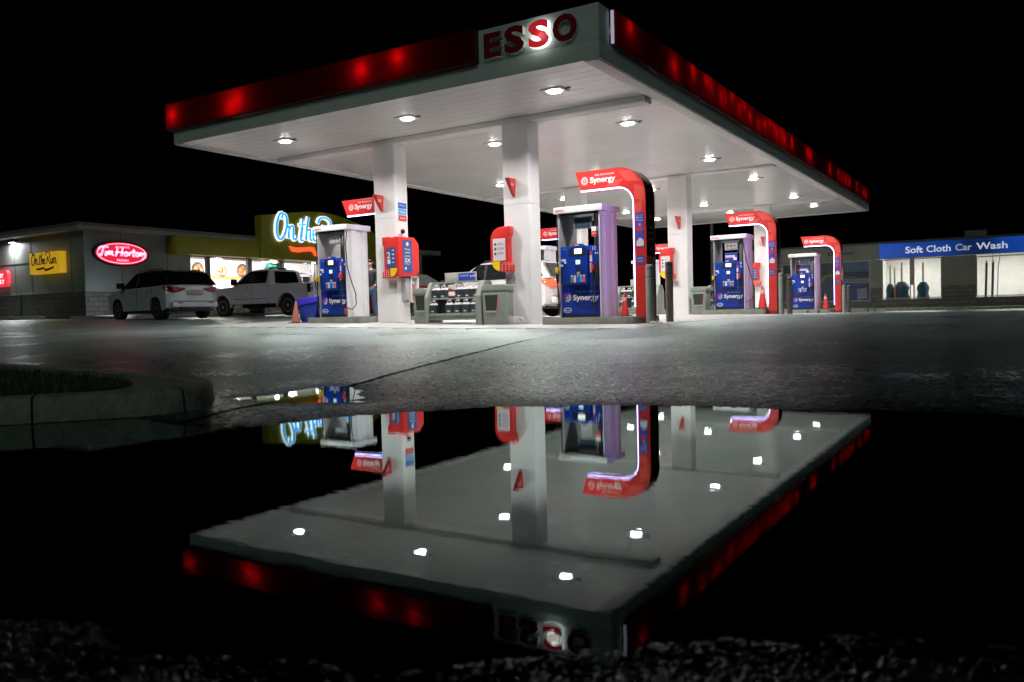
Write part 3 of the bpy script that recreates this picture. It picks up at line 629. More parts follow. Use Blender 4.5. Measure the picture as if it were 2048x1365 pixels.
    hs = MB(); hs.tube([(-.53, -.43, 2.26), (-.535, -.44, 1.5), (-.54, -.45, .9), (-.53, -.46, .4), (-.51, -.46, .12), (-.49, -.45, .3), (-.51, -.50, .75)], .0135, 8); hs.build('hose', M_RUB, t, smooth=60)
    if num == '10':
        hs = MB(); hs.tube([(.50, -.36, 2.26), (.515, -.44, 1.9), (.55, -.44, 1.3), (.65, -.40, .9), (.74, -.36, .6), (.72, -.33, .32), (.60, -.36, .18), (.50, -.42, .24)], .0135, 8); hs.build('hose', M_RUB, t, smooth=60)
        mb = MB(); mb.box(.40, .50, -.45, -.39, .05, .22); mb.build('breakaway_tag', mat('tag_red', (.4, .08, .06), .6, var=.5, vs=30), t, bevel=.006)
    if num in ('8',):
        hs = MB(); hs.tube([(.47, -.42, 2.24), (.50, -.44, 1.9), (.60, -.42, 1.4), (.74, -.36, .9), (.78, -.32, .55), (.70, -.34, .3), (.54, -.38, .22)], .0135, 8); hs.build('hose', M_RUB, t, smooth=60)
    if num == '12':
        mb = MB(); mb.box(.30, .46, -.42, -.405, 1.74, 1.95); q = mb.build('hang_tag', M_LBL, t, bevel=.003); mb = MB(); mb.box(.302, .458, -.424, -.4205, 1.745, 1.85); mb.build('tag_band', M_REDL, q); text('tag_lettering', 'SLOW FLOW', M_TXTW, q, (.32, -.4245, 1.79), (1, 0, 0), (0, 0, 1), w=.12, h=.028, th=.002)
    if extra:   # promotional card standing on the console
        mb = MB(); mb.box(-.16, .25, -.35, -.34, 1.58, 1.85); q = mb.build('promo_card', mat('promo_blue', (.03, .05, .30), .4), t); mb = MB(); mb.box(-.14, .17, -.353, -.3505, 1.69, 1.76); mb.box(.12, .23, -.353, -.3505, 1.60, 1.69); mb.build('promo_strip', M_LBL, q)
        text('promo_lettering', 'SAVE MORE', M_REDL, q, (-.12, -.3535, 1.705), (1, 0, 0), (0, 0, 1), h=.035, w=.22, th=.002)
    return t

def arch(x, y, label):
    """red frame: x, y = ground point at the post's outer front edge"""
    z = g1(x-.1, y+.2); t = thing('pump_arch', label, 'sign arch', (x, y, z), group='red arches over the pumps')
    H, Hi, r0, r1 = 3.31, 2.90, .62, .36; wp = .265
    outer = [(-1.63, H)]+[(-r0+r0*math.sin(R(a)), H-r0+r0*math.cos(R(a))) for a in range(0, 91, 9)]
    inner = [(-wp-r1+r1*math.sin(R(a)), Hi-r1+r1*math.cos(R(a))) for a in range(90, -1, -9)]+[(-1.50, Hi)]
    poly = outer+[(0, .12), (-wp, .12)]+inner; D = .50
    mb = MB(); mb.prism(poly, 0, .03, 'y'); mb.prism([(a, b) for a, b in poly], D-.03, D, 'y'); mb.build('arch_face', M_SIGNRED, t, smooth=40)
    # brighter facets printed on the bend
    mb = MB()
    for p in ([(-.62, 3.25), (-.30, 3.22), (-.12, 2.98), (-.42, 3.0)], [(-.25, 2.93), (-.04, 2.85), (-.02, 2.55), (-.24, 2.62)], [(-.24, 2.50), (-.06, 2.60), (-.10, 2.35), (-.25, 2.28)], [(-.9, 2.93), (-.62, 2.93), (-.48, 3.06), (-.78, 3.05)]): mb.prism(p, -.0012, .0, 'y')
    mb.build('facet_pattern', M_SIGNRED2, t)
    sd = outer+[(0, .12)]; mb = MB()      # dark outer skin along the whole outline
    v = [(a-.003*(i > 3), .03, b-.003) for i, (a, b) in enumerate(sd)]+[(a-.003*(i > 3), D-.03, b-.003) for i, (a, b) in enumerate(sd)]; n = len(sd)
    vi = [(a-.02*(i > 3), .03, b-.02) for i, (a, b) in enumerate(sd)]+[(a-.02*(i > 3), D-.03, b-.02) for i, (a, b) in enumerate(sd)]
    mb.add(v+vi, [(i, i+1, n+i+1, n+i) for i in range(n-1)]+[(2*n+i, 3*n+i, 3*n+i+1, 2*n+i+1) for i in range(n-1)]+[(0, 2*n, 3*n, n), (n-1, 2*n-1, 4*n-1, 3*n-1)])
    mb.build('side_skin', M_BLACK, t, smooth=40)
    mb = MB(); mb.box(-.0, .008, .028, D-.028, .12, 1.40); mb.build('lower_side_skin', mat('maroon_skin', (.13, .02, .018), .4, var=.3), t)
    si = [(-wp, .35)]+inner; n = len(si); mb = MB()
    def off(p, i, d): return (p[0]-d, p[1]) if i < 1 else ((p[0]-d*max(0, math.cos(R(min(9*(i-1), 90)))), p[1]-d*math.sin(R(min(9*(i-1), 90)))) if i <= 11 else (p[0], p[1]-d))
    a = [off(p, i, .001) for i, p in enumerate(si)]; b = [off(p, i, .022) for i, p in enumerate(si)]
    mb.add([(p[0], .0, p[1]) for p in a]+[(p[0], .0, p[1]) for p in b]+[(p[0], .07, p[1]) for p in a]+[(p[0], .07, p[1]) for p in b],
           [(i, i+1, n+i+1, n+i) for i in range(n-1)]+[(n+i, n+i+1, 3*n+i+1, 3*n+i) for i in range(n-1)]+[(2*n+i, 3*n+i, 3*n+i+1, 2*n+i+1) for i in range(n-1)])
    mb.build('light_strip', M_LED, t)
    mb = MB(); mb.prism([(-wp, .13)]+si[0:1]+si[1:]+[(-1.50, Hi+.02)]+[(p[0]+.015, p[1]+.015) for p in reversed(si)]+[(-wp+.015, .13)], .075, D-.03, 'y'); mb.build('inner_skin', M_SIGNRED, t)
    mb = MB(); mb.box(-wp+.012, -.002, .008, D-.008, 0, .12+.16); mb.build('base', mat('base_red', (.30, .03, .025), .5, var=.2), t, bevel=.004)
    text('lettering', 'Synergy', M_TXTW, t, (-1.27, -.003, 3.00), (1, 0, 0), (0, 0, 1), h=.17, w=.60, th=.003, bold=.032)
    text('small_lettering', 'FUEL TECHNOLOGY', M_TXTW, t, (-1.15, -.003, 3.185), (1, 0, 0), (0, 0, 1), h=.035, w=.46, th=.003, bold=.01)
    burst('emblem', M_TXTW, t, -1.40, 3.10, -.001, .085)
    mb = MB(); mb.box(-wp+.035, -.045, -.006, -.001, 1.60, 2.32); p = mb.build('poster', mat('poster_blue', (.07, .07, .42), .4, var=.3, vs=14), t)
    mb = MB(); mb.prism([(-wp+.05+.0, 1.62), (-.055, 1.62), (-.055, 1.74), (-.14, 1.80), (-wp+.05, 1.72)], -.0075, -.006, 'y'); mb.build('poster_foot', M_LBL, p)
    mb = MB(); mb.prism([(-.14+.07*math.cos(R(q)), 1.98+.06*math.sin(R(q))) for q in range(0, 360, 40)], -.0075, -.006, 'y'); mb.prism([(-.135+.03*math.cos(R(q)), 2.07+.03*math.sin(R(q))) for q in range(0, 360, 40)], -.009, -.0076, 'y', m=1); mb.build('poster_picture', [M_REDL, mat('skin_tone_print', (.5, .33, .26), .5)], p)
    for k, (w_, zz) in enumerate((('Supporting', 2.255), ('Minor', 2.20), ('Hockey', 2.14))): text('poster_lettering', w_, M_LBL, p, (-wp+.05, -.0065, zz), (1, 0, 0), (0, 0, 1), h=.035 if k else .02, w=.15, th=.002, bold=.01)
    mb = MB(); mb.box(-wp+.035, -.045, -.006, -.001, 1.24, 1.42); p = mb.build('notice', mat('notice_blue', (.08, .09, .36), .4, var=.1), t)
    for k, w_ in enumerate(('Support', 'youth')): text('notice_lettering', w_, M_LBL, p, (-wp+.05, -.0065, 1.345-.06*k), (1, 0, 0), (0, 0, 1), h=.032, w=.14, th=.002, bold=.01)
    for k, (w_, zz, hh) in enumerate((('Get', 1.98, .10), ('more', 1.87, .05), ('tank', 1.74, .09))): text('side_lettering', w_, M_GTXT, t, (.000, .10, zz), (0, 1, 0), (0, 0, 1), h=hh, w=.28, th=.003, bold=.01)
    mb = MB()
    for zz, rr in ((2.25, .045), (1.57, .03)): mb.prism([(.25+rr*math.cos(R(q)), zz+rr*math.sin(R(q))) for q in range(0, 360, 30)], .0, .003, 'x')
    mb.build('side_emblem', M_GTXT, t)
    return t

def arm_sign(x, y, z, label):
    """short red sign arm bracketed to a column's left side (x = column face)"""
    t = thing('arm_sign', label, 'sign', (x, y, z), group='red sign arms on the left columns')
    mb = MB(); poly = [(-1.20, .41), (-.002, .41), (-.002, 0), (-1.03, 0)]; mb.prism(poly, 0, .28, 'y'); mb.build('sign_body', M_SIGNRED, t, bevel=.005)
    mb = MB(); mb.box(-1.03, -.01, .01, .07, -.022, -.001); mb.build('light_strip', M_LED, t)
    text('lettering', 'Synergy', M_TXTW, t, (-.74, -.003, .11), (1, 0, 0), (0, 0, 1), h=.17, w=.60, th=.003, bold=.032)
    text('small_lettering', 'FUEL TECHNOLOGY', M_TXTW, t, (-.62, -.003, .30), (1, 0, 0), (0, 0, 1), h=.03, w=.46, th=.003, bold=.01)
    burst('emblem', M_TXTW, t, -.87, .21, -.001, .085)
    return t

Z12 = island(-2.72, -.42, 2.42, 3.75, 'raised concrete island under pump 12 beside the nearest arch')
pump(-1.83, 3.07, Z12, '12', 'dark', 'blue pump 12 with purple lit side, between the nearest column and the nearest arch')
arch(-.30, 2.72, 'nearest and largest red sign arch reading Synergy, over pump 12')
Z10 = island(-9.98, -8.0, 2.42, 3.75, 'raised concrete island under pump 10 beside the blue bin')
pump(-9.17, 3.07, Z10, '10', 'grey', 'blue pump 10 with white ribbed side, beside the blue bin and the left column')
Z8 = island(-2.72, -.55, 12.95, 14.3, 'raised concrete island under pump 8 in the second row')
pump(-1.76, 13.55, Z8, '8', 'grey', 'blue pump 8 under the middle arch with a promotional card above its screens', True)
arch(-.24, 13.1, 'middle red sign arch over pump 8, second from the camera')
Z4 = island(-2.65, -.62, 23.45, 24.8, 'raised concrete island under pump 4, farthest one at the car wash end')
pump(-1.76, 24.05, Z4, '4', 'dark', 'smallest looking blue pump 4 under the farthest arch, in front of the car wash', True)
arch(-.20, 23.6, 'farthest and smallest looking red sign arch, over pump 4')
Z6 = island(-9.98, -8.0, 12.95, 14.3, 'raised concrete island behind the white car'); pump(-9.17, 13.6, Z6, '6', 'dark', 'pump behind the white car, its white cap seen between the near column and pump 12')
Z2 = island(-9.98, -8.0, 23.45, 24.8, 'raised concrete island at the far left of the forecourt'); pump(-9.17, 24.05, Z2, '2', 'dark', 'pump far behind the two bollards, mostly hidden, right of the nearest arch')
for yy, lb in ((2.93, 'red Synergy sign arm sticking out left of the column marked 10, above pump 10'), (13.3, 'red sign arm partly hidden behind pump 12, left of it'), (23.85, 'red sign arm seen between the nearest arch and the third column')):
    arm_sign(-7.822, yy, 3.18, lb)
# ------------------------------------------------------------------ things on and by the columns
def fin(x, y, num, label):
    t = thing('number_sign', label, 'number sign', (x, y, 3.18), group='red wedge number signs on the columns')
    mb = MB(); mb.add([(-.06, 0, .40), (.06, 0, .40), (.06, -.30, .40), (-.06, -.30, .40), (-.035, 0, 0), (.035, 0, 0), (.035, -.04, 0), (-.035, -.04, 0)],
                     [(0, 1, 2, 3), (7, 6, 5, 4), (0, 4, 5, 1), (1, 5, 6, 2), (2, 6, 7, 3), (3, 7, 4, 0)]); mb.build('wedge', M_SIGNRED, t, bevel=.006)
    if num: text('number', num, M_TXTW, t, (.056, -.20 if len(num) > 1 else -.15, .22), (0, 1, -.0), (-.12, 0, 1), h=.095, th=.006, bold=.01)
fin(-7.55, 2.838, '10', 'red wedge sign numbered 10 on the leftmost column'); fin(-3.58, 2.838, '12', 'red wedge sign numbered 12 on the nearest middle column')
fin(-3.45, 13.196, '8', 'red wedge sign high on the third column, left of pump 8'); fin(-3.45, 23.74, '4', 'red wedge sign on the farthest column, half hidden by the middle arch')
fin(-7.55, 13.196, '6', 'red wedge sign seen through the open head of pump 12')

def dbox(parent, x0, x1, z0, z1, y, mirror=False, poster='white'):
    """D-shaped red plate on a -Y face; curved side on the left unless mirrored"""
    w = x1-x0; r = .30
    def X(a): return x1-(a-x0) if mirror else a
    p = [(x0+r-r*math.sin(R(a)), z1-r+r*math.cos(R(a))) for a in range(0, 91, 10)]+[(x0+r-r*math.cos(R(a)), z0+r-r*math.sin(R(a))) for a in range(0, 91, 10)]
    p += [(x1+.02, z0), (x1+.02, z0+.15), (x1-.05, z0+.20), (x1-.05, z1-.25), (x1, z1-.17), (x1, z1)]
    mb = MB(); mb.prism([(X(a), b) for a, b in p], y-.16, y, 'y'); mb.build('housing', M_SIGNRED, parent, bevel=.012)
    a0, a1 = sorted((X(x0+.07), X(x1-.13))); mb = MB(); mb.box(a0, a1, y-.165, y-.161, z0+.26, z1-.27)
    if poster == 'white':
        o = mb.build('notice', mat('notice_white', (.72, .66, .68), .45, var=.06), parent); mb = MB()
        for k in range(3): mb.prism([(a0+.065+.033*math.cos(R(q)), z1-.40-.11*k+.033*math.sin(R(q))) for q in range(0, 360, 30)], y-.168, y-.1655, 'y')
        for k in range(3): mb.box(a0+.13, a1-.04, y-.167, y-.1655, z1-.41-.11*k, z1-.40-.11*k); mb.box(a0+.13, a1-.06, y-.167, y-.1655, z1-.38-.11*k, z1-.372-.11*k)
        mb.build('notice_symbols', mat('print_grey', (.12, .10, .11), .5), o)
    else:
        o = mb.build('poster', mat('poster_navy', (.05, .09, .26), .4, var=.15), parent); text('poster_lettering', '2', mat('gold_vinyl', (.8, .75, .6), .4), o, (a0+.03, y-.166, z0+.50), (1, 0, 0), (0, 0, 1), h=.16, th=.003, bold=.02)
        mb = MB()
        for k in range(4): mb.box(a1-.11, a1-.04, y-.168, y-.1655, z1-.36-.10*k, z1-.335-.10*k)
        mb.box(a0+.04, a0+.13, y-.168, y-.1655, z0+.36, z0+.47); mb.build('poster_print', M_LBL, o)
    q = [(x0+.03, z0+.245), (x0+.245, z0+.245), (x0+.245, z0+.03)]+[(x0+.245-.215*math.sin(R(a)), z0+.245-.215*math.cos(R(a))) for a in range(10, 90, 12)]
    mb = MB(); mb.prism([(X(a), b) for a, b in q], y-.164, y-.1605, 'y'); mb.build('yellow_corner', mat('yellow_panel', (.85, .62, .02), .4), parent)
    mb = MB(); s0, s1 = sorted((X(x0+.27), X(x1))); n = 3
    for k in range(n):
        for j in range(3): mb.prism([(s0+.04+(s1-s0-.08)*k/(n-1)+.016*math.cos(R(q_)), z0+.05+.055*j+.02*math.sin(R(q_))) for q_ in range(0, 360, 60)], y-.164, y-.1605, 'y')
    mb.box(s0+.03, s1-.03, y-.164, y-.1605, z0+.195, z0+.205); mb.build('symbol_pattern', mat('pink_print', (.75, .45, .45), .5), parent)

t = thing('notice_box', 'red D shaped notice box with white sheet, on the left edge of the nearest column', 'notice box', (0, 0, 0), group='red notice boxes on the columns'); dbox(t, -4.16, -3.62, 1.46, 2.50, 2.836)
t = thing('notice_box', 'red D shaped notice box with white sheet, on the third column behind the second bollard', 'notice box', (0, 0, 0), group='red notice boxes on the columns'); dbox(t, -4.14, -3.62, 1.50, 2.55, 13.19)
t = thing('notice_box', 'red D shaped notice box with blue poster, on the farthest column behind a traffic cone', 'notice box', (0, 0, 0), group='red notice boxes on the columns'); dbox(t, -4.12, -3.60, 1.43, 2.45, 23.74, poster='blue')
t = thing('notice_box', 'two sided red notice box with blue posters wrapped round the leftmost column', 'notice box', (0, 0, 0), group='red notice boxes on the columns'); dbox(t, -7.45, -6.95, 1.46, 2.50, 2.836, mirror=True, poster='blue')
mb = MB(); P = [(2.68, 1.50), (3.38, 1.50), (3.52, 1.64), (3.52, 2.34), (3.34, 2.50), (2.68, 2.50)]; mb.prism(P, -7.118, -6.93, 'x'); mb.build('side_housing', M_SIGNRED, t, bevel=.03, seg=3)
mb = MB(); mb.box(-6.929, -6.924, 2.85, 3.22, 1.60, 2.42); o = mb.build('side_poster', mat('poster_navy', (.05, .09, .26), .4, var=.15), t)
for w_, zz, hh, ww in (('Keep', 2.16, .05, .20), ('your', 2.07, .05, .20), ('points', 1.99, .045, .22), ('3X', 1.85, .11, .24), ('longer', 1.80, .03, .2)): text('poster_lettering', w_, M_LBL, o, (-6.9245, 3.035-ww/2, zz), (0, 1, 0), (0, 0, 1), h=hh, w=ww, th=.003, bold=.015)
mb = MB(); mb.prism([(3.035+.05*math.cos(R(q)), 2.32+.05*math.sin(R(q))) for q in range(0, 360, 30)], -6.924, -6.92, 'x'); mb.prism([(2.95+.035*math.cos(R(q)), 1.70+.035*math.sin(R(q))) for q in range(0, 360, 30)], -6.924, -6.92, 'x'); mb.build('poster_emblem', M_LBL, o)

def tagp(mb, name, m, label, cat, group=None, **kw): return tag(mb.build(name, m, **kw), label, cat, group)
# small notices and stickers on the columns
def notice(x, y, z, lb):
    t = thing('safety_notice', lb, 'notice', (x, y, z), group='small pictogram notices under the notice boxes'); mb = MB(); mb.box(0, .28, -.006, -.001, 0, .2); mb.build('plate', mat('notice_grey', (.55, .50, .52), .5, var=.05), t)
    mb = MB()
    for k in (0, 1):
        cx, cz = .075+.13*k, .10
        for a in range(0, 360, 30): mb.prism([(cx+.055*math.cos(R(a)), cz+.055*math.sin(R(a))), (cx+.055*math.cos(R(a+30)), cz+.055*math.sin(R(a+30))), (cx+.045*math.cos(R(a+30)), cz+.045*math.sin(R(a+30))), (cx+.045*math.cos(R(a)), cz+.045*math.sin(R(a)))], -.0065, -.009, 'y')
        mb.prism([(cx-.04, cz+.03), (cx-.03, cz+.04), (cx+.04, cz-.03), (cx+.03, cz-.04)], -.0065, -.0085, 'y')
    mb.build('pictograms', mat('print_brown', (.16, .10, .10), .5), t)
notice(-3.86, 2.838, 1.20, 'small pictogram notice under the notice box on the nearest column'); notice(-7.40, 2.838, 1.20, 'small pictogram notice under the two sided notice box, leftmost column'); notice(-3.80, 13.192, 1.25, 'small pictogram notice under the notice box on the third column')
t = thing('grade_stickers', 'stack of dark blue, light blue and red stickers on the leftmost column side', 'stickers', (-7.117, 2.95, 2.92))
for k, (c, nm, w_) in enumerate((((.65, .05, .05), 'red_sticker', 'Speed'), ((.10, .38, .75), 'light_blue_sticker', 'Points'), ((.02, .12, .55), 'dark_blue_sticker', 'Pay'))):
    mb = MB(); mb.box(0, .004, 0, .32, .16*k, .16*k+.145); o = mb.build('sticker', mat(nm, c, .4), t); text('sticker_lettering', w_, M_LBL, o, (.0042, .06, .16*k+.045), (0, 1, 0), (0, 0, 1), h=.055, w=.2, th=.002)
t = thing('camera_dome', 'small dark camera dome on the leftmost column above the notice box', 'security camera', (-7.06, 2.98, 2.58)); mb = MB(); mb.box(-.06, .03, -.03, .03, -.03, .03); mb.build('mount', M_WHITE, t, bevel=.008); mb = MB(); mb.lathe([(.02, .0), (.055, .03), (.06, .07), (.045, .11), (.015, .125)], (.05, 0, 0), 16); mb.build('dome', M_BLACK, t, smooth=50)
t = thing('extinguisher_cabinet', 'clear fronted extinguisher cabinet on the leftmost column beside the red car', 'extinguisher cabinet', (-7.117, 3.0, .86))
mb = MB()
for b in ((0, .16, .2, .225, 0, .62), (0, .16, .475, .5, 0, .62), (0, .16, .2, .5, -.02, -.001), (0, .16, .2, .5, .621, .64), (0, .01, .226, .474, .0, .62)): mb.box(*b)
mb.build('cabinet', M_WHITE, t, bevel=.003); mb = MB(); mb.lathe([(.05, 0), (.055, .02), (.055, .3), (.03, .36), (.015, .38), (.015, .42)], (.08, .35, .03), 16); q = mb.build('extinguisher', mat('extinguisher_red', (.5, .03, .03), .3), t, smooth=50)
mb = MB(); mb.box(.05, .12, .33, .37, .45, .50); mb.build('handle', M_WHITE, q, bevel=.006)
mb = MB(); mb.box(0, .13, -.0, .16, .05, .60); mb.build('towel_box', M_SS, t, bevel=.015)
# rubble block with a hose coil by the nearest column
t = thing('junction_box', 'small white box with a coiled white hose at the nearest column foot', 'box', (-3.87, 2.60, g1(-3.8, 2.6)+.005)); mb = MB(); mb.box(0, .42, 0, .2, 0, .19); mb.build('box', mat('box_white', (.62, .60, .60), .6, var=.25, vs=25, bump=.4), t, bevel=.012)
mb = MB()
for k in range(2): mb.tube([(.50+(.07-.01*k)*math.cos(R(a)), .05+.01*k+.02*k, .085+(.07-.01*k)*math.sin(R(a))) for a in range(0, 361, 24)], .010)
mb.tube([(.40, .06, .15), (.43, .05, .17), (.44, .05, .12), (.45, .05, .10)], .010); mb.build('hose_coil', M_WHITE, t, smooth=60)

# ------------------------------------------------------------------ product rack with jugs
M_RACK = mat('rack_plastic', (.24, .275, .235), .5, var=.12, vs=5)
M_JUGD = mat('jug_label', (.03, .045, .042), .4, var=.5, vs=22)
M_JUGW = mat('jug_white', (.74, .68, .74), .35)
JUG = [None]
def jug(x, y, z, label, grp):
    if JUG[0] is None:
        t = thing('fluid_jug', 'x', 'jug'); s = MB(); s.prism(rrect(-.073, .073, -.05, .05, .018, 3), 0, .185, 'z'); s.build('body', M_JUGW, t, smooth=40, bevel=.004)
        s = MB(); s.box(-.074, .074, -.0515, -.0505, .012, .178); s.box(.0735, .0745, -.046, .046, .012, .178); l = s.build('front_label', M_JUGD, t)
        s = MB(); s.box(-.03, .03, -.053, -.0517, .035, .058); s.build('label_badge', M_LBL, l)
        s = MB(); s.add([(-.07, -.047, .185), (.07, -.047, .185), (.07, .047, .185), (-.07, .047, .185), (-.062, -.038, .205), (.055, -.034, .228), (.055, .034, .228), (-.062, .038, .205)], [(0, 1, 5, 4), (1, 2, 6, 5), (2, 3, 7, 6), (3, 0, 4, 7), (4, 5, 6, 7)]); s.build('shoulder', M_JUGW, t, bevel=.01)
        s = MB(); s.cyl((.015, 0, .25), .019, .04); s.build('cap', M_WHITE, t); s = MB(); s.tube([(-.05, 0, .20), (-.045, 0, .255), (-.01, 0, .275), (.02, 0, .262)], .010); s.build('handle', M_JUGW, t, smooth=50); JUG[0] = t
    else: t = copy_tree(JUG[0])
    t.location = (x, y, z); t.scale = (1.32, 1.2, 1.15); t['label'] = label; t['group'] = grp; t['category'] = 'jug'; return t
def rack(x0, x1, y0, label, grp, where, scr='WASHER FLUID', cols=6, base=None):
    g = base if base is not None else g1((x0+x1)/2, y0)+.004; w = x1-x0; t = thing('display_rack', label, 'display rack', (x0, y0, g)); D = .62
    def side(a, b, nm):
        p = [(0, 0), (0, .66), (.20, 1.02), (D-.15, 1.02), (D, .8), (D, 0)]; s = MB(); s.prism(p, a, b, 'x'); s.build(nm, M_RACK, t, bevel=.02, seg=3)
    side(.0, .10, 'left_end'); side(w-.16, w, 'right_end')
    s = MB(); s.box(.10, w-.16, .05, D-.02, .10, .20); s.box(.10, w-.16, .03, .05, .20, .26); s.box(.10, w-.16, .14, D-.02, .60, .625); s.box(.10, w-.16, D-.05, D-.02, .20, .60); s.build('shelf', M_RACK, t, bevel=.006)
    s = MB(); s.box(.10, w-.16, .22, .26, .985, 1.02); s.box(.10, w-.16, .02, .04, .02, .045, 1); s.build('rail', [M_RACK, M_SS], t, bevel=.005)
    s = MB(); s.box(.45 if w > 1.5 else .15, w-.30, .27, .31, 1.02, 1.24); o = s.build('header_sign', mat('header_frame', (.42, .42, .38), .5), t, bevel=.004)
    s = MB(); a = .86 if w > 1.5 else .3; s.box(a, w-.33, .264, .269, 1.045, 1.215); s.build('header_poster', mat('header_blue', (.03, .07, .42), .4), o); text('header_lettering', scr, M_LBL, o, (a+.03, .262, 1.14), (1, 0, 0), (0, 0, 1), h=.03, w=.26, th=.002, bold=.01); text('header_price', '5.99', M_LBL, o, (a+.34, .262, 1.11), (1, 0, 0), (0, 0, 1), h=.055, w=.16, th=.002, bold=.015)
    k = 0
    for lev, (yy, zz) in enumerate(((.13, .262), (.23, .627))):
        n = cols
        for i in range(n):
            if (lev, i) in ((0, 1), (1, 2)): continue
            xx = .20+(w-.46)*i/(n-1)
            jug(x0+xx, y0+yy, g+zz, '%s white topped jug on the %s shelf of the %s' % (['first', 'second', 'third', 'fourth', 'fifth', 'sixth'][i], ['lower', 'upper'][lev], where), grp)
rack(-6.02, -4.36, 2.50, 'grey display rack of fluid jugs with blue header, between the two near columns', 'fluid jugs in the near rack', 'near rack')
rack(-5.75, -4.2, 13.0, 'grey display rack seen between pump 12 and the nearest arch', 'fluid jugs in the rack behind pump 12', 'rack right of pump 12', 'SUPER DEAL', cols=6)
rack(-3.0, -1.9, 14.5, 'display rack half hidden behind pump 8', 'fluid jugs in the rack behind pump 8', 'rack behind pump 8', 'OIL', cols=4)
def bin_(x, y, label, w=.66, h=.92, d=.55):
    g = g1(x, y)+.004; t = thing('waste_bin', label, 'waste bin', (x, y, g), group='grey forecourt bins')
    s = MB(); s.prism([(.02, 0), (0, h-.15), (w, h-.15), (w-.02, 0)], .0, .03, 'y'); s.box(.02, w-.02, .031, d, 0, h-.15); s.build('body', M_RACK, t, bevel=.012)
    s = MB(); s.prism([(-.01, h-.148), (-.01, h-.03), (.06, h), (w-.06, h), (w+.01, h-.03), (w+.01, h-.148)], -.015, d+.01, 'y'); s.build('lid', M_RACK, t, bevel=.02)
    s = MB(); s.prism([(.10, .32), (.06, .68), (.42, .68), (.38, .32)], -.004, -.001, 'y'); o = s.build('opening', mat('bin_opening', (.02, .025, .018), .6), t); s = MB(); s.box(.10, .39, -.03, -.004, .28, .31); s.build('lip', mat('lip', (.45, .46, .40), .5), o, bevel=.005)
    s = MB(); s.tube([(.40, -.02, .36), (.46, -.03, .68)], .008); s.build('squeegee_handle', M_REDP, t)
bin_(-4.32, 2.52, 'grey bin with dark opening and red squeegee handle between the near rack and column'); bin_(-3.05, 13.1, 'grey bin left of pump 8 at the far column side', w=.5); bin_(-6.45, 2.62, 'low grey box bin at the left end of the near rack', w=.40, h=.86)

# ------------------------------------------------------------------ bollards, cones, blue bin, litter
BO = [None]
def bollard(x, y, h, label):
    if BO[0] is None:
        t = thing('bollard', label, 'bollard'); s = MB(); s.lathe([(.083, -.05), (.083, 1.26), (.078, 1.30), (.05, 1.32)], n=28); s.build('post', mat('bollard_paint', (.26, .31, .27), .45, var=.12), t, smooth=40)
        for z in (1.04, 1.22): s = MB(); s.lathe([(.0845, z), (.0845, z+.012)], n=28); s.build('band', M_DARK, t, smooth=40)
        BO[0] = t
    else: t = copy_tree(BO[0])
    t.location = (x, y, g1(x, y)); t.scale = (1, 1, h/1.32); t['label'] = label; t['group'] = 'grey bollards along the forecourt edge'; t['category'] = 'bollard'
bollard(-.17, 2.55, 1.22, 'grey bollard in front of the nearest arch post'); bollard(-.21, 3.75, 1.33, 'grey bollard just right of the nearest arch'); bollard(-.03, 12.8, 1.30, 'pale bollard right of the middle arch'); bollard(-.04, 13.9, 1.20, 'darker bollard left of pump 4')
bollard(-.03, 23.3, 1.17, 'pale bollard right of the farthest arch post'); bollard(-.03, 24.4, 1.17, 'last bollard, right of the farthest arch, before the poster window')
CO = [None]
def cone(x, y, z, s_, label):
    if CO[0] is None:
        t = thing('traffic_cone', label, 'traffic cone'); s = MB(); s.box(-.18, .18, -.18, .18, 0, .03); s.build('base', M_DARK, t, bevel=.01); s = MB(); s.lathe([(.135, .03), (.095, .28), (.04, .60), (.025, .70), (.015, .705)], n=24); s.build('body', mat('cone_orange', (.72, .045, .03), .4), t, smooth=50)
        s = MB(); s.lathe([(.070, .46), (.0475, .57)], n=24); s.build('reflective_collar', mat('cone_collar', (.6, .45, .42), .5), t, smooth=50); CO[0] = t
    else: t = copy_tree(CO[0])
    t.location = (x, y, z); t.scale = (s_, s_, s_); t['label'] = label; t['group'] = 'orange traffic cones on the islands'; t['category'] = 'traffic cone'
cone(-1.05, 3.25, Z12, .72, 'orange cone squeezed between pump 12 and the nearest arch'); cone(-.80, 13.5, Z8, 1.05, 'orange cone between pump 8 and the middle arch'); cone(-.92, 24.0, Z4, .95, 'orange cone between pump 4 and the farthest arch')
t = thing('traffic_cone', 'faded orange flattened cone leaning on the blue bin', 'traffic cone', (-10.56, 2.45, g1(-10.5, 2.4)+.004), group='orange traffic cones on the islands'); s = MB(); s.add([(-.02, 0, .02), (.20, .02, .02), (.20, .14, .02), (-.02, .12, .02), (.10, .06, .60), (.14, .06, .60), (.14, .08, .60), (.10, .08, .60)], [(0, 1, 2, 3), (0, 1, 5, 4), (1, 2, 6, 5), (2, 3, 7, 6), (3, 0, 4, 7), (4, 5, 6, 7)]); s.build('body', mat('faded_orange', (.55, .20, .13), .6, var=.1), t, bevel=.008); s = MB(); s.box(-.10, .24, -.03, .2, 0, .02); s.build('foot', M_DARK, t, bevel=.005)
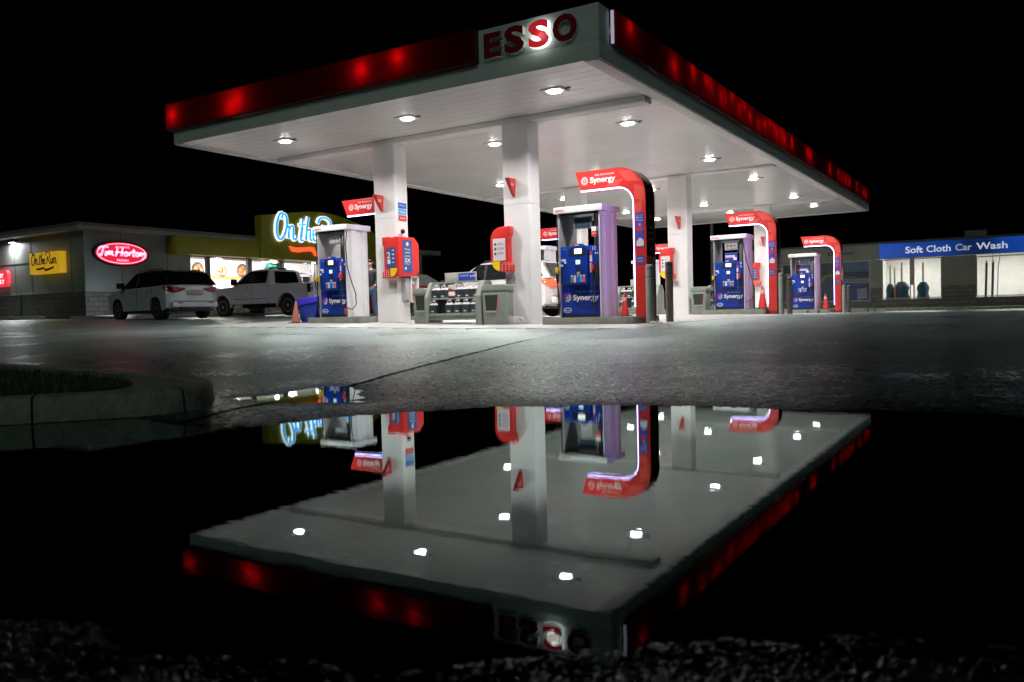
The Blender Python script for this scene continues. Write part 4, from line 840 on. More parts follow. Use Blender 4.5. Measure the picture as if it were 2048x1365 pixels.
t = thing('blue_bin', 'blue plastic wheeled bin with sloping purplish lid left of pump 10', 'bin', (-10.52, 2.62, g1(-10.3, 2.6)+.004)); s = MB(); s.add([(.13, .05, 0), (.60, .05, 0), (.60, .5, 0), (.13, .5, 0), (0.02, 0, .46), (.80, 0, .56), (.80, .58, .56), (0.02, .58, .46)], [(0, 1, 2, 3), (0, 1, 5, 4), (1, 2, 6, 5), (2, 3, 7, 6), (3, 0, 4, 7), (4, 5, 6, 7)]); s.build('body', mat('bin_blue', (.012, .045, .42), .4, var=.06), t, bevel=.02)
s = MB(); s.add([(0., -.02, .465), (.82, -.02, .565), (.82, .60, .565), (0., .60, .465), (-.01, .0, .66), (.80, .0, .70), (.78, .52, .76), (.02, .52, .72)], [(0, 1, 5, 4), (1, 2, 6, 5), (2, 3, 7, 6), (3, 0, 4, 7), (4, 5, 6, 7), (0, 1, 2, 3)]); s.build('lid', mat('bin_lid', (.06, .045, .60), .4), t, bevel=.015)
def crumple(x, y, label, r=.10):
    rs = random.Random(5); bm = bmesh.new(); bmesh.ops.create_icosphere(bm, subdivisions=2, radius=r)
    for v in bm.verts: v.co *= rs.uniform(.65, 1.15); v.co.z = max(v.co.z*.5+r*.3, 0)
    me = bpy.data.meshes.new('paper_litter'); bm.to_mesh(me); bm.free(); o = obj('paper_litter', me, None, mat('paper', (.55, .52, .50), .8)); o.location = (x, y, g1(x, y)); o.scale = (1.5, 1, .8); tag(o, label, 'litter')
crumple(.05, 2.3, 'crumpled pale litter on the slab edge right of the nearest bollard')
# ------------------------------------------------------------------ convenience store
M_PANEL = mat('store_panel', (.27, .31, .28), .6, var=.1, vs=1.2)
M_SEAM = mat('panel_seam', (.04, .05, .045), .7)
M_YB = mat('store_yellow', (.30, .31, .015), .45, var=.08)
M_ROOFT = mat('roof_trim', (.33, .34, .32), .5)
M_FRAME = mat('window_frame', (.10, .09, .085), .45)
M_FRAMEL = mat('light_frame', (.42, .40, .42), .4)
def block_mat(name, c1, c2, sc=1.0):
    m = bpy.data.materials.new(name); m.use_nodes = True; t = m.node_tree; b = t.nodes['Principled BSDF']; L = t.links.new
    tc = t.nodes.new('ShaderNodeTexCoord'); sp = t.nodes.new('ShaderNodeSeparateXYZ'); cb = t.nodes.new('ShaderNodeCombineXYZ'); ad = t.nodes.new('ShaderNodeMath')
    L(tc.outputs['Object'], sp.inputs[0]); L(sp.outputs[0], ad.inputs[0]); L(sp.outputs[1], ad.inputs[1]); L(ad.outputs[0], cb.inputs[0]); L(sp.outputs[2], cb.inputs[1])
    br = t.nodes.new('ShaderNodeTexBrick'); br.inputs['Color1'].default_value = (*c1, 1); br.inputs['Color2'].default_value = (*c2, 1); br.inputs['Mortar'].default_value = (c1[0]*.4, c1[1]*.4, c1[2]*.4, 1)
    br.inputs['Scale'].default_value = sc; br.inputs['Brick Width'].default_value = .4; br.inputs['Row Height'].default_value = .19; br.inputs['Mortar Size'].default_value = .012
    L(cb.outputs[0], br.inputs['Vector']); L(br.outputs['Color'], b.inputs['Base Color']); b.inputs['Roughness'].default_value = .8
    bp = t.nodes.new('ShaderNodeBump'); bp.inputs['Strength'].default_value = .6; bp.inputs['Distance'].default_value = .01; n = t.nodes.new('ShaderNodeTexNoise'); n.inputs['Scale'].default_value = 30
    a2 = t.nodes.new('ShaderNodeMath'); L(br.outputs['Fac'], a2.inputs[0]); a2.operation = 'SUBTRACT'; L(n.outputs['Fac'], a2.inputs[1]); a2.use_clamp = False; L(a2.outputs[0], bp.inputs['Height']); bp.invert = True; L(bp.outputs[0], b.inputs['Normal'])
    return m
M_BLOCK = block_mat('split_face_block', (.17, .165, .145), (.12, .115, .10))
SX, SY0, SY1 = -24.0, 4.68, 25.2
def store():
    t = thing('store', 'low grey and yellow convenience store with brightly lit windows and arched yellow front', 'shop', (0, 0, 0))
    g0 = .3
    # walls with openings: front (x = SX) built as pieces
    mb = MB()
    mb.box(SX-.25, SX, SY0, 9.35, 1.72, 4.05); mb.box(SX-.25, SX, 9.35, SY1, 3.32, 4.05); mb.box(SX-.25, SX, 17.4, SY1, 1.25, 3.32)
    mb.box(-38, SX-.25, SY0, SY0+.25, 1.72, 4.05); mb.box(-38, -37.75, SY0+.25, SY1, g0, 4.05); mb.box(-38, SX, SY1, SY1+.25, g0, 4.05)
    mb.build('wall', M_PANEL, t)
    mb = MB(); mb.box(SX-.25, SX+.04, SY0-.04, 9.35, g0, 1.72); mb.box(SX-.25, SX+.04, 9.35, 14.5, g0, 1.22); mb.box(SX-.25, SX+.04, 16.75, SY1, g0, 1.25); mb.box(-27.85, SX-.25, SY0-.04, SY0+.25, g0, 1.72); mb.box(-38, -28.62, SY0-.04, SY0+.25, g0, 1.72)
    mb.build('block_base', M_BLOCK, t)
    mb = MB(); mb.box(SX+.001, SX+.05, SY0-.05, 9.33, 1.722, 1.76); mb.box(-38, SX, SY0-.05, SY0-.001, 1.722, 1.76); mb.build('base_ledge', M_ROOFT, t)
    mb = MB(); mb.box(-28.62, -27.85, SY0+.03, SY0+.09, .7, 2.66); mb.build('side_door', mat('side_door', (.17, .20, .18), .5), t)
    # seams of the metal panels
    mb = MB()
    for y in (6.2, 8.25): mb.box(SX+.001, SX+.006, y, y+.02, 1.76, 4.05)
    for x in (-24.9, -27.75, -29.0, -31, -33): mb.box(x, x+.025, SY0-.006, SY0-.001, 1.76, 4.04)
    mb.box(-36, -27.9, SY0-.006, SY0-.001, 2.98, 3.02); mb.build('panel_seam', M_SEAM, t)
    # roof edge
    mb = MB(); mb.box(-38.4, SX+.45, SY0-.45, SY1+1.5, 4.052, 4.30); mb.build('roof', M_ROOFT, t, bevel=.01)
    mb = MB(); mb.box(-38.42, SX+.47, SY0-.47, SY0-.451, 4.20, 4.31); mb.box(SX+.451, SX+.47, SY0-.451, 12.6, 4.20, 4.31); mb.build('roof_flashing', mat('flashing', (.14, .15, .14), .5), t)
    # yellow band and arched parapet
    mb = MB(); mb.box(SX+.001, SX+.60, 8.3, 12.68, 3.30, 4.045); mb.build('yellow_band', M_YB, t, bevel=.01); mb = MB(); mb.box(SX+.001, SX+.60, 21.32, 24.0, 3.45, 4.045); mb.build('yellow_band', M_YB, t, bevel=.01)
    pts = [(12.69, 3.28), (12.69, 5.26), (13.6, 5.38), (14.6, 5.53), (15.6, 5.67), (16.6, 5.73), (17.6, 5.65), (18.5, 5.5), (19.4, 5.3), (20.3, 5.0), (21.3, 4.55), (21.3, 3.28)]
    mb = MB(); mb.prism(pts, SX+.30, SX+.75, 'x'); mb.build('yellow_parapet', M_YB, t)
    mb = MB(); mb.box(SX+.001, SX+.299, 12.7, 21.29, 3.28, 4.04); mb.build('parapet_soffit', M_YB, t)
    # frames, panes
    gl = glass()
    ys = [9.35, 10.28, 10.42, 12.55, 12.75, 14.45]
    mb = MB()
    for a, b in ((9.35, 9.42), (10.24, 10.44), (12.50, 12.74), (14.40, 14.56), (16.62, 16.76), (17.33, 17.4)): mb.box(SX-.18, SX-.04, a, b, 1.22, 3.32)
    mb.box(SX-.17, SX-.05, 9.42, 17.33, 3.26, 3.32); mb.box(SX-.17, SX-.05, 9.42, 14.40, 1.22, 1.28); mb.build('window_frame', M_FRAME, t)
    mb = MB(); mb.box(SX-.17, SX-.03, 14.57, 14.70, .7, 3.26); mb.box(SX-.17, SX-.03, 16.50, 16.61, .7, 3.26); mb.box(SX-.17, SX-.03, 14.70, 16.50, 2.66, 2.74); mb.box(SX-.17, SX-.03, 15.55, 15.65, .7, 2.66); mb.build('door_frame', M_FRAMEL, t)
    for a, b in ((9.42, 10.24), (10.44, 12.50), (12.74, 14.40), (16.77, 17.33)): mb = MB(); mb.box(SX-.12, SX-.11, a, b, 1.28, 3.26); mb.build('window_pane', gl, t)
    mb = MB(); mb.box(SX-.12, SX-.11, 14.70, 15.55, .75, 2.66); d = mb.build('door_pane', gl, t); mb = MB(); mb.box(SX-.12, SX-.11, 15.65, 16.50, .75, 2.66); mb.build('door_pane', gl, t); mb = MB(); mb.box(SX-.12, SX-.11, 14.70, 16.50, 2.74, 3.26); mb.build('transom_pane', gl, t)
    mb = MB(); mb.box(SX-.109, SX-.10, 14.9, 15.25, 2.30, 2.55); mb.box(SX-.109, SX-.10, 15.70, 15.9, 2.30, 2.55); mb.build('door_sticker', mat('door_yellow', (.8, .6, .05), .5), t); mb = MB(); mb.box(SX-.109, SX-.10, 15.93, 16.42, 2.28, 2.55); mb.build('door_notice', M_DARK, t)
    # inside
    wi = mat('interior_wall', (.62, .58, .56), .6, var=.12, vs=1.5); fl = mat('interior_floor', (.35, .32, .3), .3)
    mb = MB(); mb.box(-31, -30.9, 8.9, 24.0, .72, 3.6); mb.box(-30.9, SX-.3, 8.8, 8.9, .72, 3.6); mb.box(-30.9, SX-.3, 24.0, 24.1, .72, 3.6); mb.build('interior_wall', wi, t)
    mb = MB(); mb.box(-31, SX-.26, 8.8, 24.1, .62, .72); mb.build('interior_floor', fl, t); mb = MB(); mb.box(-31, SX-.26, 8.8, 24.1, 3.6, 3.65); mb.build('interior_ceiling', wi, t)
    return t
ST = store()
def area(name, loc, rot, sx, sy, p, col=(1, .93, .86), spread=180):
    ld = bpy.data.lights.new(name, 'AREA'); ld.shape = 'RECTANGLE'; ld.size = sx; ld.size_y = sy; ld.energy = p; ld.color = col; ld.spread = R(spread)
    o = bpy.data.objects.new(name, ld); COL.objects.link(o); o.location = loc; o.rotation_euler = rot; return o
for y in (10.6, 13.6, 17.2):
    t = thing('shop_ceiling_light', 'long white ceiling light inside the shop, %s' % {10.6: 'behind the left windows', 13.6: 'behind the middle windows', 17.2: 'behind the door'}[y], 'ceiling light', (-26.4, y, 3.6), group='lights inside the shop')
    mb = MB(); mb.box(-1.6, 1.6, -.16, .16, -.05, -.002); mb.build('housing', M_WHITE, t, bevel=.005); mb = MB(); mb.box(-1.55, 1.55, -.13, .13, -.058, -.051); mb.build('lens', mat('tube_lens', (1, 1, 1), .4, var=0, emit=(1, .95, .92), es=14, sample=False), t)
    area('shop_light', (-26.4, y, 3.52), (0, 0, 0), 3.0, .3, 230)
# menu boards, counter, posters
def wallthing(name, label, cat, x, y, z): return thing(name, label, cat, (x, y, z))
t = wallthing('counter_front', 'white serving counter with orange stripe along the left shop windows', 'shop counter', -25.6, 10.4, .725)
mb = MB(); mb.box(0, .6, 0, 5.4, 0, 1.05); mb.build('counter', mat('counter_white', (.7, .66, .64), .4, var=.2, vs=6), t, bevel=.02)
t = wallthing('menu_wall', 'lit menu wall with round food pictures and an orange stripe above the counter', 'menu board', -27.5, 11.6, .725)
mb = MB(); mb.box(0, .06, 0, 9.4, 0, 2.75); mb.build('back_panel', mat('menu_panel', (.8, .78, .78), .5, emit=(1, .93, .90), es=.62), t)
mb = MB(); mb.box(.061, .075, 0, 6.2, 1.80, 1.95); mb.build('orange_stripe', mat('menu_orange', (.8, .42, .06), .5, emit=(1, .5, .1), es=.35), t)
for k, y in enumerate((.76, 2.13, 3.42, 5.15)):
    mb = MB(); mb.prism([(y+.36*math.cos(R(a)), 2.24+.36*math.sin(R(a))) for a in range(0, 360, 12)], .062, .08, 'x'); o = mb.build('round_picture', mat('picture_brown', (.16, .12, .10), .5, var=.4, vs=5), t)
    mb = MB()
    for (dy, dz, rr) in ((-.08, .02, .2), (.12, -.08, .17), (.02, .18, .12), (-.18, -.12, .12)): mb.prism([(y+.85*(dy+rr*math.cos(R(a))), 2.24+.85*(dz+rr*math.sin(R(a)))) for a in range(0, 360, 24)], .081+.002*dy, .09, 'x')
    mb.build('food_picture', mat('picture_orange', (.75, .42, .16), .5, var=.5, vs=9, emit=(1, .55, .25), es=.25), o)
rs = random.Random(9); SH = mat('shelf_white', (.6, .56, .55), .5)
for si, (sx, sy) in enumerate(((-27.1, 11.9), (-27.1, 13.7), (-27.1, 15.5))):
    t = wallthing('shop_shelf', ['leftmost stocked shop shelf seen behind the silver SUV roof', 'stocked shop shelf seen between the SUV and the pickup', 'stocked shop shelf behind the pickup windscreen'][si], 'shelf unit', sx, sy, .725); t['group'] = 'stocked shelves in the shop'
    mb = MB(); mb.box(-.3, -.26, 0, 1.6, 0, 1.35)
    for z in (.1, .42, .74, 1.06, 1.32): mb.box(-.259, .1, 0, 1.6, z, z+.025)
    mb.build('frame', SH, t)
    cols = [(.6, .1, .08), (.75, .55, .1), (.15, .3, .12), (.1, .15, .4), (.7, .65, .6), (.3, .18, .1)]
    for ci, c in enumerate(cols):
        mb = MB()
        for z in (.127, .447, .767, 1.087):
            for k in range(12):
                if rs.randrange(6) == ci or (k+ci) % 6 == 0: mb.box(-.1, .08, .03+k*.13, .03+k*.13+.1, z, z+rs.uniform(.12, .24))
        o = mb.build('goods', mat('goods_%s' % ['red', 'yellow', 'green', 'blue', 'white', 'brown'][ci], c, .5), t); o['kind'] = 'stuff'
t = wallthing('led_board', 'dark board with green and red lit digits left of the shop door', 'price board', SX-.09, 13.6, 2.55)
mb = MB(); mb.box(-.02, .02, 0, .85, 0, .62); mb.build('board', mat('board_green', (.01, .05, .035), .4), t)
text('red_digits', '6 40', mat('led_red', (.8, .1, .05), .5, emit=(1, .12, .04), es=2.5), t, (.021, .14, .12), (0, 1, 0), (0, 0, 1), h=.13, w=.45, th=.004, bold=.01); text('green_digits', 'LOTTO MAX', mat('led_green', (.1, .7, .3), .5, emit=(.15, 1, .4), es=.08), t, (.021, .16, .44), (0, 1, 0), (0, 0, 1), h=.06, w=.5, th=.004, bold=.0)
t = wallthing('window_sign_disc', 'dark green disc sign on a stand in front of the middle window, above the pickup', 'disc sign', SX+1.2, 12.55, g1(SX+1.2, 12.5))
mb = MB(); mb.prism([(.42*math.cos(R(a)), 1.52+.52*math.sin(R(a))) for a in range(0, 360, 12)], 0, .04, 'x'); mb.build('disc', mat('disc_green', (.03, .07, .045), .5, var=.3), t); mb = MB(); mb.tube([(.02, 0, 0), (.02, 0, 1.05)], .03); mb.build('pole', M_DARK, t)
for i, y in enumerate((13.75, 16.45)):
    t = thing('entrance_downlight', ['bright entrance downlight over the windows left of the door', 'bright entrance downlight at the right of the door'][i], 'downlight', (SX+.18, y, 3.275), group='downlights under the yellow shop front')
    mb = MB(); mb.cyl((0, 0, -.03), .11, .028); mb.build('rim', M_WHITE, t); mb = MB(); mb.cyl((0, 0, -.038), .09, .007); mb.build('lens', mat('downlight_lens', (1, 1, 1), .3, var=0, emit=(1, .95, 1), es=30, sample=False), t); area('downlight', (SX+.18, y, 3.22), (0, 0, 0), .15, .15, 28, (1, .93, .98))
# --- signs on the store
def ribbon_sign(parent, o, right, up, sc, mo, mi, sw, ms, th=.05):
    """'On the Run' in brush script with an outline, and a wavy ribbon beneath"""
    S = [[(.62, 1.70), (.38, 1.62), (.12, 1.10), (.08, .45), (.30, .12), (.62, .35), (.86, .95), (.84, 1.50), (.60, 1.62), (.46, 1.35)],
         [(1.02, .98), (1.00, .55), (.96, .22)], [(.98, .62), (1.16, .92), (1.34, .95), (1.36, .6), (1.34, .28), (1.46, .18), (1.62, .34)],
         [(2.16, 1.45), (2.04, .80), (1.94, .28), (2.02, .14), (2.14, .22)], [(1.82, 1.08), (2.06, 1.10), (2.36, 1.18)],
         [(2.62, 1.62), (2.46, .90), (2.34, .20)], [(2.40, .58), (2.56, .82), (2.72, .84), (2.72, .45), (2.74, .22), (2.88, .26)],
         [(2.94, .52), (3.12, .60), (3.20, .78), (3.08, .90), (2.94, .66), (2.96, .34), (3.14, .18), (3.38, .38)],
         [(3.90, 1.20), (3.78, .70), (3.66, .22)], [(3.40, 1.30), (3.56, 1.58), (3.98, 1.68), (4.42, 1.52), (4.46, 1.20), (4.20, .94), (3.90, .88), (4.16, .62), (4.44, .20), (4.60, .16)],
         [(4.72, .92), (4.66, .42), (4.80, .20), (4.98, .46), (5.12, .90)], [(5.12, .90), (5.06, .40), (5.16, .20), (5.28, .3)],
         [(5.40, .92), (5.36, .50), (5.32, .22)], [(5.36, .58), (5.54, .88), (5.70, .90), (5.72, .52), (5.72, .28), (5.86, .18), (6.02, .32)]]
    a, b = MB(), MB()
    for s_ in S:
        if mo: stroke(a, s_, sw*1.5, o, right, up, sc, th, thin=.8)
        stroke(b, s_, sw, o, right, up, sc, .012, thin=.55, base=(th+.002 if mo else 0))
    if mo: a.build('script_outline', mo, parent)
    b.build('script_lettering', mi, parent)
    c = MB(); top = [(1.05, -.22), (1.5, -.30), (2.0, -.26), (2.6, -.18), (3.05, -.20), (3.12, -.42), (3.6, -.42), (4.3, -.34), (5.0, -.20), (5.3, -.16)]; bot = [(1.25, -.52), (1.8, -.56), (2.3, -.48), (2.75, -.44), (2.95, -.46), (3.10, -.70), (3.3, -.74), (4.0, -.68), (4.8, -.50), (5.2, -.42)]
    right = Vector(right); up = Vector(up); nr = right.cross(up); n = len(top); P = [Vector(o)+right*(p[0]*sc)+up*(p[1]*sc) for p in top+bot]
    v = [tuple(p) for p in P]+[tuple(p+nr*th) for p in P]; f = []
    for i in range(n-1): f += [(2*n+i, 3*n+i, 3*n+i+1, 2*n+i+1), (i, i+1, n+i+1, n+i), (i, 2*n+i, 2*n+i+1, i+1), (n+i, n+i+1, 3*n+i+1, 3*n+i)]
    f += [(0, n, 3*n, 2*n), (n-1, 3*n-1, 4*n-1, 2*n-1)]; c.add(v, f); c.build('ribbon', ms, parent)
t = thing('shop_sign', 'big glowing cyan and white script On the Run with orange ribbon on the yellow front', 'shop sign', (SX+.755, 13.42, 4.0))
ribbon_sign(t, (0, .02, .10), (0, 1, 0), (0, 0, 1), .80, mat('outline_white_lit', (1, 1, 1), .4, emit=(.85, .88, 1), es=1.25), mat('script_cyan_lit', (.1, .5, .8), .4, emit=(.03, .42, .95), es=.9), .17, mat('ribbon_orange_lit', (.8, .2, .05), .4, emit=(1, .11, .03), es=1.15), .09)
t = thing('wall_sign', 'yellow sign On the Run with blue script on the grey side wall', 'wall sign', (-27.3, SY0-.30, 2.5))
mb = MB(); mb.box(0, 2.12, 0, .28, 0, .83); mb.build('sign_box', mat('sign_yellow_lit', (.75, .48, .02), .4, emit=(1, .55, .02), es=.42), t, bevel=.01)
ribbon_sign(t, (.16, -.003, .31), (1, 0, 0), (0, 0, 1), .30, None, mat('script_blue', (.02, .10, .32), .5), .15, mat('ribbon_dark_red', (.25, .03, .02), .5), .006)
t = thing('exit_sign', 'glowing red rounded sign EXIT ONLY at the picture edge', 'exit sign', (-31.1, SY0-.14, 2.12))
mb = MB(); mb.prism(rrect(0, 1.75, 0, .66, .14, 5), 0, .12, 'y'); mb.build('sign_box', mat('sign_red_lit', (.8, .05, .08), .4, emit=(1, .045, .07), es=.85), t)
lm = mat('letters_white_lit', (1, 1, 1), .4, emit=(1, .85, .88), es=1.3)
text('lettering', 'EXIT', lm, t, (.82, -.003, .36), (1, 0, 0), (0, 0, 1), h=.17, w=.62, th=.004, bold=.03); text('lettering', 'ONLY', lm, t, (.72, -.003, .12), (1, 0, 0), (0, 0, 1), h=.17, w=.78, th=.004, bold=.03)
# oval coffee sign
t = thing('oval_sign', 'glowing red and white oval coffee shop sign on the front wall', 'oval sign', (SX+.005, 6.15, 3.22))
def ell(a, b, n=48): return [(a*math.cos(2*math.pi*i/n), b*math.sin(2*math.pi*i/n)) for i in range(n)]
pl = mat('oval_pink_lit', (1, .8, .9), .4, emit=(1, .42, .62), es=1.5); rd = mat('oval_red_lit', (.8, .02, .08), .4, emit=(.92, .012, .055), es=.8)
mb = MB(); mb.prism(ell(1.17, .50), 0, .14, 'x'); mb.build('backing', mat('oval_maroon', (.05, .003, .02), .5), t)
for k, (m, a, b, x) in enumerate(((rd, 1.10, .44, .15), (pl, 1.05, .40, .156), (rd, 1.01, .37, .162))): mb = MB(); mb.prism(ell(a, b), x-.006+.001, x, 'x'); mb.build(['rim_face', 'ring', 'face'][k], m, t)
text('small_lettering', 'ALWAYS', pl, t, (.164, -.30, .21), (0, 1, 0), (0, 0, 1), h=.085, w=.60, th=.006, bold=.015); text('small_lettering', 'FRESH', pl, t, (.164, -.24, -.31), (0, 1, 0), (0, 0, 1), h=.085, w=.48, th=.006, bold=.015)
TH = [[(-.98, .10), (-.9, .2), (-.72, .22), (-.58, .20)], [(-.78, .20), (-.84, .0), (-.90, -.12), (-.97, -.06)], [(-.68, .05), (-.71, -.10), (-.65, -.11)], [(-.60, .04), (-.62, -.10)], [(-.62, -.02), (-.54, .05), (-.52, -.10)], [(-.52, -.02), (-.44, .05), (-.42, -.08), (-.36, -.1)],
      [(-.20, .22), (-.24, .0), (-.30, -.14)], [(.02, .22), (-.02, .0), (-.06, -.12)], [(-.30, .02), (-.1, .03), (.02, .03)], [(.16, .04), (.08, .0), (.10, -.10), (.20, -.08), (.20, .03), (.14, .05)], [(.30, .05), (.28, -.10)], [(.30, 0), (.38, .05)], [(.50, .18), (.46, .0), (.46, -.10), (.52, -.1)], [(.38, .07), (.58, .08)],
      [(.64, .04), (.57, .0), (.59, -.10), (.68, -.08), (.68, .03), (.62, .05)], [(.76, .05), (.74, -.10)], [(.75, -.01), (.83, .05), (.85, -.10)], [(1.0, .04), (.92, .02), (.96, -.04), (.99, -.12), (.90, -.18), (.84, -.24)]]
mb = MB()
for s_ in TH: stroke(mb, s_, .08, (.164, 0, .02), (0, 1, 0), (0, 0, 1), 1, .007, thin=.8)
mb.build('script_lettering', pl, t)
# wall lamp on the side wall
t = thing('wall_lamp', 'bright wall lamp under the roof edge at the left end of the shop', 'wall lamp', (-28.95, SY0-.003, 3.92)); mb = MB(); mb.box(-.16, .16, -.18, 0, -.02, .10); mb.build('housing', M_DARK, t, bevel=.01); mb = MB(); mb.box(-.13, .13, -.16, -.03, -.03, -.021); mb.build('lens', mat('wall_lamp_lens', (1, 1, 1), .3, var=0, emit=(.9, .85, 1), es=25, sample=False), t)
area('wall_lamp_light', (-28.95, SY0-.10, 3.87), (R(-8), 0, 0), .25, .12, 85, (1, .95, 1))
# kerb and walk along the store
def strip(name, m, pts, h, w=None, kind='structure'):
    """raised strip following the ground along a polyline: pts, width towards its left"""
    mb = MB(); n = len(pts); P = [Vector(p) for p in pts]; L = []
    for i, p in enumerate(P):
        d = (P[min(i+1, n-1)]-P[max(i-1, 0)]).normalized(); L.append(p+Vector((-d.y, d.x))*w)
    v = []
    for dz in (-.1, h): v += [(p.x, p.y, g1(p.x, p.y)+dz) for p in P]+[(q.x, q.y, g1(p.x, p.y)+dz) for p, q in zip(P, L)]
    f = []
    for i in range(n-1): f += [(2*n+i, 2*n+i+1, 3*n+i+1, 3*n+i), (i, 2*n+i, 2*n+i+1, i+1), (n+i, n+i+1, 3*n+i+1, 3*n+i)]
    f += [(0, n, 3*n, 2*n), (n-1, 2*n-1, 4*n-1, 3*n-1)]; mb.add(v, f); return struct(mb.build(name, m, bevel=.01), kind)
strip('shop_walk_pavement', M_CONC, [(-22.4, 4.0), (-22.4, 9), (-22.4, 14), (-22.4, 19), (-22.4, 25)], .14, 1.55)
strip('side_kerb', M_KERB, [(-26, 2.9), (-29, 2.9), (-34, 2.9)][::-1], .14, 1.3)
M_PAINT = mat('parking_paint', (.62, .62, .58), .6, var=.3, vs=8)
def line(a, b, w=.11):
    a, b = Vector(a), Vector(b); d = (b-a).normalized(); s = Vector((-d.y, d.x))*w/2; n = 14; v = []; f = []
    for i in range(n+1):
        p = a.lerp(b, i/n)
        for q in (p-s, p+s): v.append((q.x, q.y, g1(q.x, q.y)+.008))
    for i in range(n): f.append((2*i, 2*i+1, 2*i+3, 2*i+2))
    return v, f
mb = MB()
for y in (2.6, 6.9, 9.0, 12.2): mb.add(*line((-22.3, y), (-17, y)))
struct(mb.build('parking_markings', M_PAINT))
M_WS = mat('wheel_stop', (.42, .42, .40), .7, var=.2)
for i, y in enumerate((4.6, 8.0, 10.6)):
    o = MB(); x0 = -22.0; gg = g1(x0, y); o.box(x0, x0+.16, y-.9, y+.9, gg-.02, gg+.11); tag(o.build('wheel_stop', M_WS, bevel=.02), ['pale concrete wheel stop under the silver SUV', 'pale concrete wheel stop between SUV and pickup', 'pale concrete wheel stop under the pickup'][i], 'wheel stop', 'wheel stops in front of the shop')

# ------------------------------------------------------------------ car wash
WY = 33.0
M_CW = mat('carwash_panel', (.24, .26, .21), .6, var=.12, vs=1.5)
def blue_lit():
    m = bpy.data.materials.new('carwash_blue_lit'); m.use_nodes = True; t = m.node_tree; b = t.nodes['Principled BSDF']; L = t.links.new
    b.inputs['Base Color'].default_value = (.01, .06, .35, 1); b.inputs['Roughness'].default_value = .35
    tc = t.nodes.new('ShaderNodeTexCoord'); sp = t.nodes.new('ShaderNodeSeparateXYZ'); L(tc.outputs['Object'], sp.inputs[0]); r = t.nodes.new('ShaderNodeValToRGB')
    mr = t.nodes.new('ShaderNodeMapRange'); mr.inputs[1].default_value = 0; mr.inputs[2].default_value = 9; L(sp.outputs[0], mr.inputs[0]); L(mr.outputs[0], r.inputs[0])
    e = r.color_ramp.elements; e[0].position = 0; e[0].color = (.9, .9, .9, 1); e[1].position = 1; e[1].color = (.75, .75, .75, 1)
    for p, c in ((.18, .55), (.34, .5), (.44, .12), (.54, .10), (.60, .55), (.72, .8)): q = e.new(p); q.color = (c, c, c, 1)
    # tubes behind the face: one failed in the middle of the sign
    b.inputs['Emission Color'].default_value = (.012, .13, .85, 1); mu = t.nodes.new('ShaderNodeMath'); mu.operation = 'MULTIPLY'; mu.inputs[1].default_value = .42; L(r.outputs[0], mu.inputs[0]); L(mu.outputs[0], b.inputs['Emission Strength'])
    return m
def carwash():
    t = thing('car_wash', 'low grey car wash building with blue lit sign band and two bright windows', 'car wash building')
    g0 = -.1; y0, y1 = WY, WY+7
    W_ = [(-2.95, -.44, .62, 2.76), (-6.2, -3.2, .62, 2.76), (.12, 2.88, .70, 2.74), (4.37, 7.2, .70, 2.68), (8.6, 11.4, .70, 2.68)]
    xs = sorted([(a, b) for a, b, c, d in W_]); mb = MB(); px = -7.2
    for a, b in xs: mb.box(px, a, y0, y0+.25, 1.30, 2.75); px = b
    mb.box(px, 16, y0, y0+.25, 1.30, 2.75); mb.box(-7.2, 16, y0, y0+.25, 2.77, 3.56); mb.box(-7.2, -6.95, y0+.25, y1, g0, 3.56); mb.box(15.75, 16, y0+.25, y1, g0, 3.56); mb.box(-6.95, 15.75, y1-.25, y1, g0, 3.56); mb.build('wall', M_CW, t)
    mb = MB(); px = -7.22
    for a, b in xs: mb.box(px, a, y0-.05, y0+.25, g0, 1.30); mb.box(a, b, y0-.03, y0+.25, g0, .6 if a < 0 else .68); px = b
    mb.box(px, 16.02, y0-.05, y0+.25, g0, 1.30); mb.build('block_base', M_BLOCK, t)
    mb = MB(); mb.box(-7.4, 16.2, y0-.12, y1+.1, 3.563, 3.66); mb.build('roof', mat('carwash_roof', (.06, .065, .06), .7), t)
    gl = glass()
    for a, b, c, d in W_:
        mb = MB(); e = .05
        mb.box(a, a+e, y0+.02, y0+.1, c, d); mb.box(b-e, b, y0+.02, y0+.1, c, d); mb.box(a+e, b-e, y0+.02, y0+.1, d-e, d); mb.box(a+e, b-e, y0+.02, y0+.1, c, c+e)
        f = mb.build('window_frame', mat('alu_frame', (.35, .40, .38), .4), t); mb = MB(); mb.box(a+e, b-e, y0+.05, y0+.06, c+e, d-e); mb.build('window_pane', gl, f)
    wi = mat('wash_wall', (.76, .76, .72), .6, var=.10, vs=.8); mb = MB(); mb.box(-.3, 14, y0+4.5, y0+4.6, g0, 3.5); mb.box(-.3, -.2, y0+.3, y0+4.5, g0, 3.5); mb.box(13.9, 14, y0+.3, y0+4.5, g0, 3.5); mb.box(-.3, 14, y0+.26, y0+4.6, 3.3, 3.35); mb.build('inner_wall', wi, t)
    mb = MB(); mb.box(-6.9, -.4, y0+1.2, y0+1.3, g0, 3.5); mb.build('office_wall', mat('office_wall', (.12, .16, .17), .6), t)
    mb = MB(); mb.box(-6.9, 14, y0+.26, y0+4.4, .1, .14); mb.build('floor', M_KERB, t)
carwash()
